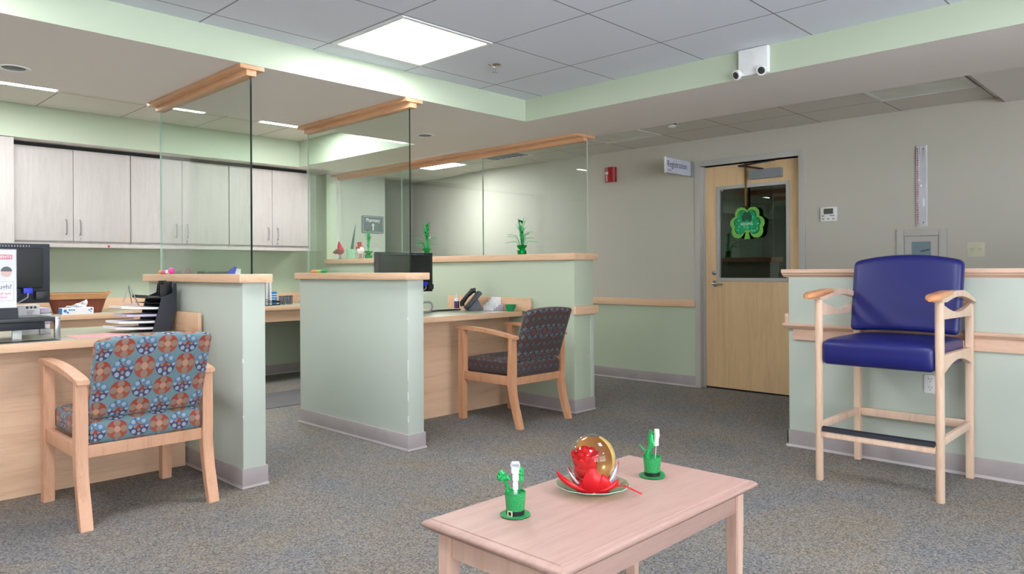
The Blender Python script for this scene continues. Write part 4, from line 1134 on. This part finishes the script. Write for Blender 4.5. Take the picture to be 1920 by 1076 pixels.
# file sorter
t = thing('file_sorter', 'dark sloping paper sorter with shelves on the left desk beside the partition', 'file sorter', (1.52, 4.28, DZ))
for y0_, y1_ in ((4.18, 4.186), (4.41, 4.416)):
    sdp = [(1.500, DZ + .001), (1.590, DZ + .001), (1.628, .86), (1.630, .985), (1.628, 1.010), (1.612, 1.006), (1.605, .955), (1.548, .930), (1.538, .888)]
    obj('side_panel', MB().prism(sdp, 'XZ', y0_, y1_), M['navy'], t)
obj('back_panel', MB().prism([(1.586, DZ + .001), (1.590, DZ + .001), (1.630, .86), (1.632, .985), (1.628, .985), (1.626, .86)], 'XZ', 4.186, 4.41), M['black'], t)
for k, z in enumerate((.757, .792, .828, .866, .902)):
    obj('shelf', MB().box(1.44 + k * .012, 1.592 + k * .006, 4.186, 4.41, z - .002, z), M['black'], t)
obj('top_tray', MB().box(1.475, 1.628, 4.186, 4.41, .928, .934).box(1.475, 1.480, 4.186, 4.41, .934, .945).box(1.56, 1.585, 4.21, 4.235, .934, 1.000).box(1.585, 1.627, 4.24, 4.246, .934, 1.018).box(1.585, 1.627, 4.32, 4.326, .934, 1.022), M['black'], t)
lb_ = ['lowest', 'second lowest', 'middle', 'second highest', 'highest']
for k, z in enumerate((.757, .792, .828, .866)):
    x0_ = (1.32, 1.335, 1.375, 1.35)[k]
    mb = MB(); N = 8; rings = []
    for i in range(N + 1):
        u = i / N; x = lerp(x0_, 1.575, u); sag = -.0 + .010 * (1 - u) ** 2 * (1 if k in (0, 3) else .4)
        rings.append([Vector((x, 4.195, z + .001 + sag)), Vector((x, 4.405, z + .001 + sag)), Vector((x, 4.405, z + .012 + sag)), Vector((x, 4.195, z + .012 + sag))])
    mb.loft(rings)
    tag(obj('paper_sheaf', mb, M['paper'] if k != 2 else M['lilacpaper'], loc=(1.45, 4.3, z)), 'sheaf of paper sticking out of the %s shelf of the dark sorter' % ['lowest', 'second lowest', 'third', 'highest filled'][k], 'papers', 'papers in the sorter')
t = tag(obj('metal_easel', MB().tube([(1.405, 4.35, .905), (1.435, 4.34, 1.0), (1.475, 4.31, .885)], .0035, 8).tube([(1.43, 4.34, .995), (1.47, 4.40, .89)], .003, 8).tube([(1.41, 4.35, .894), (1.48, 4.31, .894)], .003, 8), M['metal'], loc=(1.44, 4.35, .89)), 'thin silver wire easel on the papers by the sorter', 'easel')
# back counter things
bt = thing('basket', 'brown tapered basket with tan rim and looped handle on the back counter', 'basket', (1.80, 6.62, DZ))
def oval(cx, cy, rx, ry, z, n=36): return [Vector((cx + rx * math.copysign(abs(math.cos(a)) ** .6, math.cos(a)), cy + ry * math.copysign(abs(math.sin(a)) ** .6, math.sin(a)), z)) for a in [2 * PI * k / n for k in range(n)]]
obj('body', MB().loft([oval(1.80, 6.62, .165, .10, DZ), oval(1.80, 6.62, .20, .12, DZ + .115), oval(1.80, 6.62, .192, .112, DZ + .115), oval(1.80, 6.62, .155, .09, DZ + .01)]), M['brown'], bt)
rm = MB()
for k in range(4): rm.loft([oval(1.80, 6.62, .202 + .002 * k + dr_, .122 + .002 * k + dr_, DZ + .113 + k * .012 + dz_) for dr_, dz_ in ((0, 0), (.005, .003), (.005, .009), (0, .0118))], cap=False)
obj('rim', rm, M['tan'], bt)
for s_ in (-1, 1): obj('handle', MB().tube([(1.80 + s_ * .205, 6.59, DZ + .135), (1.80 + s_ * .235, 6.60, DZ + .165), (1.80 + s_ * .24, 6.62, DZ + .172), (1.80 + s_ * .235, 6.64, DZ + .16), (1.80 + s_ * .205, 6.65, DZ + .135)], .008, 8), M['tan'], bt)
t = thing('tissue_box', 'white and blue tissue box in front of the basket on the back counter', 'tissue box', (1.72, 6.38, DZ))
obj('carton', MB().box(1.625, 1.842, 6.36, 6.46, DZ, DZ + .052, bev=.002), M['paper'], t)
pr = MB()
for x, z, r_ in ((1.645, .775, .012), (1.662, .762, .008), (1.675, .782, .007), (1.69, .782, .006), (1.705, .780, .006), (1.825, .784, .008), (1.81, .776, .006), (1.822, .766, .005)):
    pr.lathe([(r_, 0), (r_, -.0006), (.0005, -.0007)], (x, 6.3599, z), 14, axis='Y')
pr.box(1.6242, 1.6249, 6.362, 6.458, DZ + .004, DZ + .048)
obj('blue_print', pr, M['blue'], t)
tp = MB(); V = []
for i in range(7):
    V.append([tp.bm.verts.new((lerp(1.66, 1.81, j / 8), 6.41 + .018 * math.sin(j * 1.7 + i), DZ + .052 + i * .008 * (.25 + (j / 8) ** 1.6 * 1.1) + .003 * math.sin(j * 2.2))) for j in range(9)])
for i in range(6):
    for j in range(8): tp.bm.faces.new((V[i][j], V[i][j + 1], V[i + 1][j + 1], V[i + 1][j]))
obj('tissue', tp, M['whitetext'], t)
def cup(label, x, y, z, r, h):
    t = thing('clear_cup', label, 'cup', (x, y, z))
    obj('cup', MB().lathe([(r * .85, .0005), (r * .88, .004), (r, h), (r * .94, h), (r * .80, .006), (.001, .006)], (x, y, z), 24), M['cup'], t)
    c = MB()
    for k in range(5): c.tube([(x + r * .5 * math.cos(k * 1.3), y + r * .5 * math.sin(k * 1.3), z + .007), (x + r * .7 * math.cos(k * 1.3 + .3), y + r * .7 * math.sin(k * 1.3), z + h * .85)], .005, 6)
    obj('contents', c, M['signwhite'], t)
cup('left one of two clear cups of grey clips on the back counter', 3.58, 6.60, DZ, .034, .085)
cup('right one of two clear cups of grey clips on the back counter', 3.665, 6.62, DZ, .036, .085)
t = thing('blue_carton', 'bright blue box standing on the back counter in the gap between partitions', 'box', (3.51, 6.68, DZ))
obj('carton', MB().box(3.455, 3.555, 6.66, 6.72, DZ, DZ + .125, bev=.002), M['blue'], t)
pr = MB()
for k in range(3): pr.box(3.49, 3.56 - k * .01, 6.6592, 6.6598, .84 - k * .022, .846 - k * .022)
obj('print', pr, M['whitetext'], t)
t = thing('stapler', 'black stapler lying in front of the blue box on the back counter', 'stapler', (3.50, 6.50, DZ))
obj('base', MB().box(3.40, 3.50, 6.49, 6.52, DZ, DZ + .010, bev=.003), M['black'], t)
sb = MB().box(3.40, 3.50, 6.492, 6.518, DZ + .022, DZ + .042, bev=.007); sb.xform(Matrix.Translation((3.50, 0, DZ)) @ Matrix.Rotation(.10, 4, 'Y') @ Matrix.Translation((-3.50, 0, -DZ)))
obj('arm', sb, M['black'], t)
t = thing('wire_file_rack', 'black wire rack on the back counter beside the leftmost partition', 'rack', (3.32, 6.5, DZ))
wr = MB()
for y in (6.42, 6.60):
    wr.tube([(3.16, y, .865), (3.25, y, .83), (3.38, y, .785), (3.38, y, .75), (3.16, y, .75)], .003, 6)
    wr.tube([(3.16, y, .845), (3.37, y, .772)], .003, 6)
for k in range(5): wr.tube([(3.18 + k * .055, 6.42, .75), (3.18 + k * .055, 6.60, .75)], .003, 6).tube([(3.18 + k * .055, 6.42, .75), (3.18 + k * .055, 6.42, .855 - k * .018)], .0025, 6)
obj('wires', wr, M['black'], t)
for k in range(5):
    x = 3.20 + k * .042; h = (.20, .24, .26, .25, .22)[k]
    mb = MB().box(x, x + .012, 6.43, 6.60, DZ + .008, DZ + h + .02, bev=.001)
    mb.xform(Matrix.Translation((x, 0, DZ)) @ Matrix.Rotation(.10 - .03 * k, 4, 'Y') @ Matrix.Translation((-x, 0, -DZ)))
    tag(obj('file_folder', mb, M['offwhite'] if k in (0, 2) else M['paper'], loc=(x, 6.5, DZ)), '%s pale file folder standing in the black wire rack' % ['leftmost', 'second from left', 'middle', 'second from right', 'rightmost'][k], 'folder', 'file folders in the wire rack')
t = thing('letter_organizer', 'black organizer with blue and white envelopes just above the leftmost partition cap', 'organizer', (3.12, 6.75, DZ))
obj('body', MB().box(2.86, 3.13, 6.70, 6.86, DZ, 1.072, bev=.003), M['black'], t)
ev = MB()
ev.prism([(3.06, 1.0), (3.13, 1.0), (3.165, 1.11), (3.15, 1.118), (3.09, 1.085)], 'XZ', 6.69, 6.697)
tag(obj('blue_envelope', ev, M['vga'], t), 'bright blue envelope')
ev = MB(); ev.prism([(3.14, .98), (3.20, .98), (3.215, 1.09), (3.165, 1.10)], 'XZ', 6.71, 6.72); ev.prism([(3.15, .98), (3.18, .98), (3.185, 1.112), (3.16, 1.112)], 'XZ', 6.73, 6.735)
tag(obj('white_envelope', ev, M['paper'], t), 'white envelope')

# ------------------------------------------------------------------ rear desk things
t = thing('desk_phone', 'black desk phone tilted on its stand on the middle desk', 'phone', (4.02, 4.36, DZ))
RX = Matrix.Rotation(0, 4, 'X')
body = MB().box(-.115, .115, -.012, .018, -.085, .10, bev=.007)
TM = Matrix.Translation((4.02, 4.30, .835)) @ Matrix.Rotation(.75, 4, 'Y')
TM = Matrix.Translation((4.05, 4.38, .822)) @ Matrix.Rotation(-2.25, 4, 'Z') @ Matrix.Rotation(-.72, 4, 'X')
body.xform(TM); obj('body', body, M['navy'], t)
hs = MB().tube([(-.085, -.024, -.082), (-.085, -.044, -.066), (-.085, -.050, 0), (-.085, -.046, .066), (-.085, -.026, .086)], [.020, .021, .017, .022, .022], 14); hs.xform(TM)
obj('handset', hs, M['black'], t)
kp = MB()
for i in range(4):
    for j in range(3): kp.box(-.035 + j * .025, -.02 + j * .025, -.0135, -.0118, -.065 + i * .022, -.053 + i * .022)
kp.xform(TM); obj('keypad', kp, M['greyplastic'], t)
am = MB().box(-.066, -.060, -.0145, -.0118, -.07, .05, bev=.002); am.xform(TM); obj('amber_strip', am, M['amber'], t)
ss = MB().prism([(-.03, DZ + .001), (.09, DZ + .001), (.04, .85), (.02, .85)], 'YZ', -.055, .055)
ss.xform(Matrix.Translation((4.05, 4.38, 0)) @ Matrix.Rotation(-2.25, 4, 'Z')); obj('stand', ss, M['steel_dark'], t)
t = thing('pump_bottle', 'small white and purple sanitizer bottle left of the phone', 'bottle', (4.045, 4.56, DZ))
obj('bottle', MB().lathe([(.001, 0), (.020, 0), (.021, .005), (.021, .085), (.017, .094), (.008, .098), (.008, .105), (.001, .105)], (4.045, 4.56, DZ), 22), M['white'], t)
obj('label_band', MB().lathe([(.0212, .012), (.0216, .013), (.0216, .070), (.0212, .071)], (4.045, 4.56, DZ), 22, cap=False), M['purple'], t)
obj('nozzle', MB().lathe([(.010, .105), (.010, .112), (.004, .114), (.004, .135), (.001, .136)], (4.045, 4.56, DZ), 14), M['white'], t)
t = thing('card_holder', 'tiered clear holder of white cards right of the phone', 'card holder', (4.13, 4.10, DZ))
ch = MB()
for k in range(4): ch.box(4.075 + k * .028, 4.080 + k * .028, 4.16, 4.27, DZ + .004 + k * .012, DZ + .048 + k * .020)
obj('cards', ch, M['paper'], t)
obj('holder', MB().prism([(4.065, DZ + .001), (4.185, DZ + .001), (4.185, DZ + .06)], 'XZ', 4.155, 4.275), M['lilacpaper'], t)
t = tag(obj('green_bowl', MB().lathe([(.001, .0008), (.026, .0008), (.047, .054), (.0445, .054), (.024, .004), (.001, .004)], (4.145, 4.035, DZ), 32), M['greenbowl'], loc=(4.145, 4.035, DZ)), 'small bright green bowl at the right end of the middle desk', 'bowl')
tag(box('paper_slip', (3.93, 4.06, 4.02, 4.10, DZ, DZ + .0015), M['paper'], loc=(4.0, 4.06, DZ)), 'white paper slip lying between the phone and the green bowl', 'paper')
t = thing('keyboard_rest', 'grey bent tube frame end projecting past the middle partition on the desk', 'frame', (3.55, 4.33, DZ))
pts = []
yk = 4.34
for a in [i / 10 for i in range(11)]: pts.append((3.565 + .036 * math.sin(PI * a), yk, .793 + .036 * math.cos(PI * a)))
pts = [(3.30, yk, .829)] + pts + [(3.30, yk, .757)]
obj('tube', MB().tube(pts, .0075, 10), M['greyplastic'], t)
tag(obj('phone_cord', MB().tube([(3.60, 4.40, DZ + .008), (3.75, 4.46, DZ + .008), (3.88, 4.45, DZ + .008), (3.96, 4.42, DZ + .010)], .007, 8), M['steel_dark'], loc=(3.8, 4.44, DZ)), 'dark cord running along the middle desk to the phone', 'cord')

# ------------------------------------------------------------------ markers on the caps
def marker(label, x, y, z, L, cols, r=.011, dx=0):
    t = thing('marker', label, 'marker', (x, y, z)); a = 0; N = len(cols)
    for k, (c, nm) in enumerate(cols):
        p0 = Vector((x + dx * a / L, y - a, z + r)); a += L / N; p1_ = Vector((x + dx * a / L, y - a, z + r))
        obj(nm, MB().tube([p0, p0.lerp(p1_, .1), p0.lerp(p1_, .9), p1_], [r * .85, r, r, r * .85], 14), M[c], t)
marker('fat orange and slate blue marker lying on the leftmost partition cap', 1.685, 4.575, 1.058, .10, [('orange', 'marker_cap'), ('bluebody', 'barrel')], .012)
marker('pink and white marker lying on the leftmost partition cap beside the orange one', 1.672, 4.468, 1.058, .075, [('magenta', 'barrel'), ('white', 'marker_cap')], .012, dx=-.0)
tag(obj('pink_ball', MB().lathe([(.018 * math.sin(PI * i / 12), .019 - .018 * math.cos(PI * i / 12)) for i in range(13)], (1.672, 4.365, 1.058), 22), M['magenta'], loc=(1.672, 4.365, 1.058)), 'small magenta ball at the end of the markers on the leftmost cap', 'ball')
marker('orange and yellow-green marker lying on the middle partition cap', 2.70, 4.56, 1.058, .19, [('orange', 'marker_cap'), ('lime', 'barrel'), ('greenbowl', 'end_cap')], .011)

# ------------------------------------------------------------------ foil centrepieces and figures on the rear cap
CZ = 1.195
def centrepiece(label, x, y, hgt, n, seed, drop):
    rnd = random.Random(seed)
    t = thing('foil_centrepiece', label, 'centrepiece', (x, y, CZ), 'green foil sprays on the rear partition cap')
    b = MB(); rings = []
    for r_, z_ in ((.026, 0), (.030, .006), (.029, .026), (.018, .036), (.026, .044), (.034, .056), (.030, .060), (.012, .040)):
        r_ *= 1.2; z_ *= 1.25
        rings.append([Vector((x + (r_ + .004 * math.sin(7 * a + z_ * 90)) * math.cos(a), y + (r_ + .004 * math.sin(5 * a + z_ * 60)) * math.sin(a), CZ + z_)) for a in [2 * PI * k / 28 for k in range(28)]])
    b.loft(rings); obj('foil_weight', b, M['greenfoil'], t)
    lf = MB()
    for k in range(9):
        a = rnd.uniform(0, 2 * PI); r_ = rnd.uniform(.02, .04)
        o_ = Vector((math.cos(a), math.sin(a), 0)); petal(lf, Vector((x, y, CZ + .038)), o_, (UP + o_ * .9).normalized(), .010, .045, .01, .004, 4, 4)
    obj('foil_leaves', lf, M['greenfoil'], t)
    sp = MB()
    for k in range(n):
        a = rnd.uniform(0, 2 * PI); sprd = rnd.uniform(.01, .055) if rnd.random() > drop else rnd.uniform(.10, .16); h = hgt * rnd.uniform(.7, 1) if sprd < .09 else hgt * rnd.uniform(.3, .6)
        p0 = Vector((x, y, CZ + .045)); p2 = Vector((x + sprd * math.cos(a), y + sprd * math.sin(a), CZ + h)); pm_ = Vector((x + sprd * .35 * math.cos(a), y + sprd * .35 * math.sin(a), CZ + .045 + h * .65))
        sp.tube([p0, p0.lerp(pm_, .6), pm_, pm_.lerp(p2, .6) + UP * .004, p2], [.0028, .0026, .0024, .0020, .0012], 5)
    obj('strands', sp, M['greentinsel'], t, clampx=4.388)
    lv = MB().tube([(x, y, CZ + .05), (x, y, CZ + hgt * .9)], .0012, 5)
    for k in range(10):
        h = rnd.uniform(.35, .95) * hgt; a = rnd.uniform(0, 2 * PI); r_ = .02 * h / hgt
        p = Vector((x + r_ * math.cos(a), y + r_ * math.sin(a), CZ + h)); petal(lv, p, Vector((math.cos(a), math.sin(a), 0)), (UP + Vector((math.cos(a), math.sin(a), 0)) * .6).normalized(), .009, .024, 0, .002, 3, 3)
    obj('shamrock_flakes', lv, M['greenfoil'], t, clampx=4.388)
centrepiece('green foil spray with wide drooping strands at the right end of the rear cap', 4.285, 4.04, .30, 34, 3, .4)
centrepiece('green foil spray rising behind the rear monitor on the rear cap', 4.285, 5.24, .32, 36, 5, .35)
centrepiece('slim green foil spray standing below the slate Pharmacy sign', 4.285, 6.16, .29, 26, 9, .05)
def ball(mb, c, r, sx=1, sy=1, sz=1, n=16):
    rings = []
    for i in range(1, n):
        th = PI * i / n; rings.append([Vector(c) + Vector((r * sx * math.sin(th) * math.cos(a), r * sy * math.sin(th) * math.sin(a), -r * sz * math.cos(th))) for a in [2 * PI * k / 20 for k in range(20)]])
    return mb.loft(rings)
t = thing('bird_figurine', 'small brown bird figure in a red pointed cap at the left of the rear cap', 'figurine', (4.30, 6.70, CZ))
fx_, fy_ = 4.30, 6.70
b = ball(MB(), (fx_, fy_, CZ + .085), .042, 1, 1.15, .9); ball(b, (fx_ - .02, fy_ + .05, CZ + .075), .022)
obj('body', b, M['brown'], t)
obj('beak', MB().tube([(fx_ - .03, fy_ + .065, CZ + .074), (fx_ - .035, fy_ + .092, CZ + .066)], [.008, .001], 8), M['black'], t)
obj('leg', MB().tube([(fx_, fy_ - .012, CZ + .05), (fx_, fy_ - .012, CZ + .001)], .003, 6).tube([(fx_ - .015, fy_ - .004, CZ + .003), (fx_, fy_ - .03, CZ + .003)], .003, 6), M['black'], t)
obj('leg', MB().tube([(fx_, fy_ + .014, CZ + .05), (fx_, fy_ + .014, CZ + .001)], .003, 6).tube([(fx_ - .015, fy_ + .02, CZ + .003), (fx_, fy_ - .0, CZ + .003)], .003, 6), M['black'], t)
cp = MB().tube([(fx_, fy_ - .005, CZ + .108), (fx_, fy_ + .004, CZ + .14), (fx_, fy_ + .022, CZ + .19)], [.036, .024, .003], 16); ball(cp, (fx_, fy_ - .022, CZ + .09), .036, .9, .7, 1.1)
cpo = obj('cap', cp, M['red'], t)
obj('fur_trim', ball(ball(MB(), (fx_ - .01, fy_ + .012, CZ + .112), .028, 1.1, 1.2, .42), (fx_, fy_ + .023, CZ + .195), .007), M['whitetext'], cpo)
t = thing('snowman_figurine', 'small white snowman figure in a red top hat on the rear cap', 'figurine', (4.30, 6.32, CZ))
sx_, sy_ = 4.30, 6.32
obj('body', ball(MB(), (sx_, sy_, CZ + .085), .036, 1, 1, 1.05), M['whitetext'], t)
obj('top_hat', MB().tube([(sx_, sy_ + .012, CZ + .118), (sx_, sy_ + .013, CZ + .122)], .034, 18).tube([(sx_, sy_ + .013, CZ + .122), (sx_, sy_ + .022, CZ + .166)], [.020, .024], 18), M['red'], t)
obj('bow_tie', ball(ball(MB(), (sx_ - .03, sy_ - .016, CZ + .112), .012), (sx_ - .03, sy_ + .022, CZ + .108), .012), M['red'], t)
for d in (-.012, .010): obj('leg', MB().tube([(sx_, sy_ + d, CZ + .055), (sx_, sy_ + d, CZ + .003)], .0035, 8).tube([(sx_ - .02, sy_ + d + .004, CZ + .004), (sx_ + .01, sy_ + d, CZ + .004)], .004, 8), M['red'], t)
obj('twig', MB().tube([(sx_, sy_ - .045, CZ + .001), (sx_, sy_ - .075, CZ + .075)], .0025, 6), M['black'], t)
t = thing('wire_basket', 'pale green tinsel basket holding a dark green spike on the rear cap', 'decoration', (4.30, 6.50, CZ))
wb_ = MB(); rn = random.Random(2)
for k in range(42):
    a = rn.uniform(0, 2 * PI); h = rn.uniform(.01, .10); rr_ = .036 + .010 * (h / .1)
    wb_.tube([(4.30 + rr_ * math.cos(a + j * .5), 6.50 + rr_ * 1.15 * math.sin(a + j * .5), CZ + h + rn.uniform(-.006, .006)) for j in range(4)], .0028, 5)
wb_.lathe([(.034, .001), (.042, .10), (.038, .10), (.030, .006)], (4.30, 6.50, CZ), 20)
obj('basket', wb_, M['palegreen'], t)
obj('spike', MB().tube([(4.30, 6.475, CZ + .10), (4.30, 6.45, CZ + .20), (4.30, 6.405, CZ + .36)], [.016, .012, .001], 10), M['feather'], t)
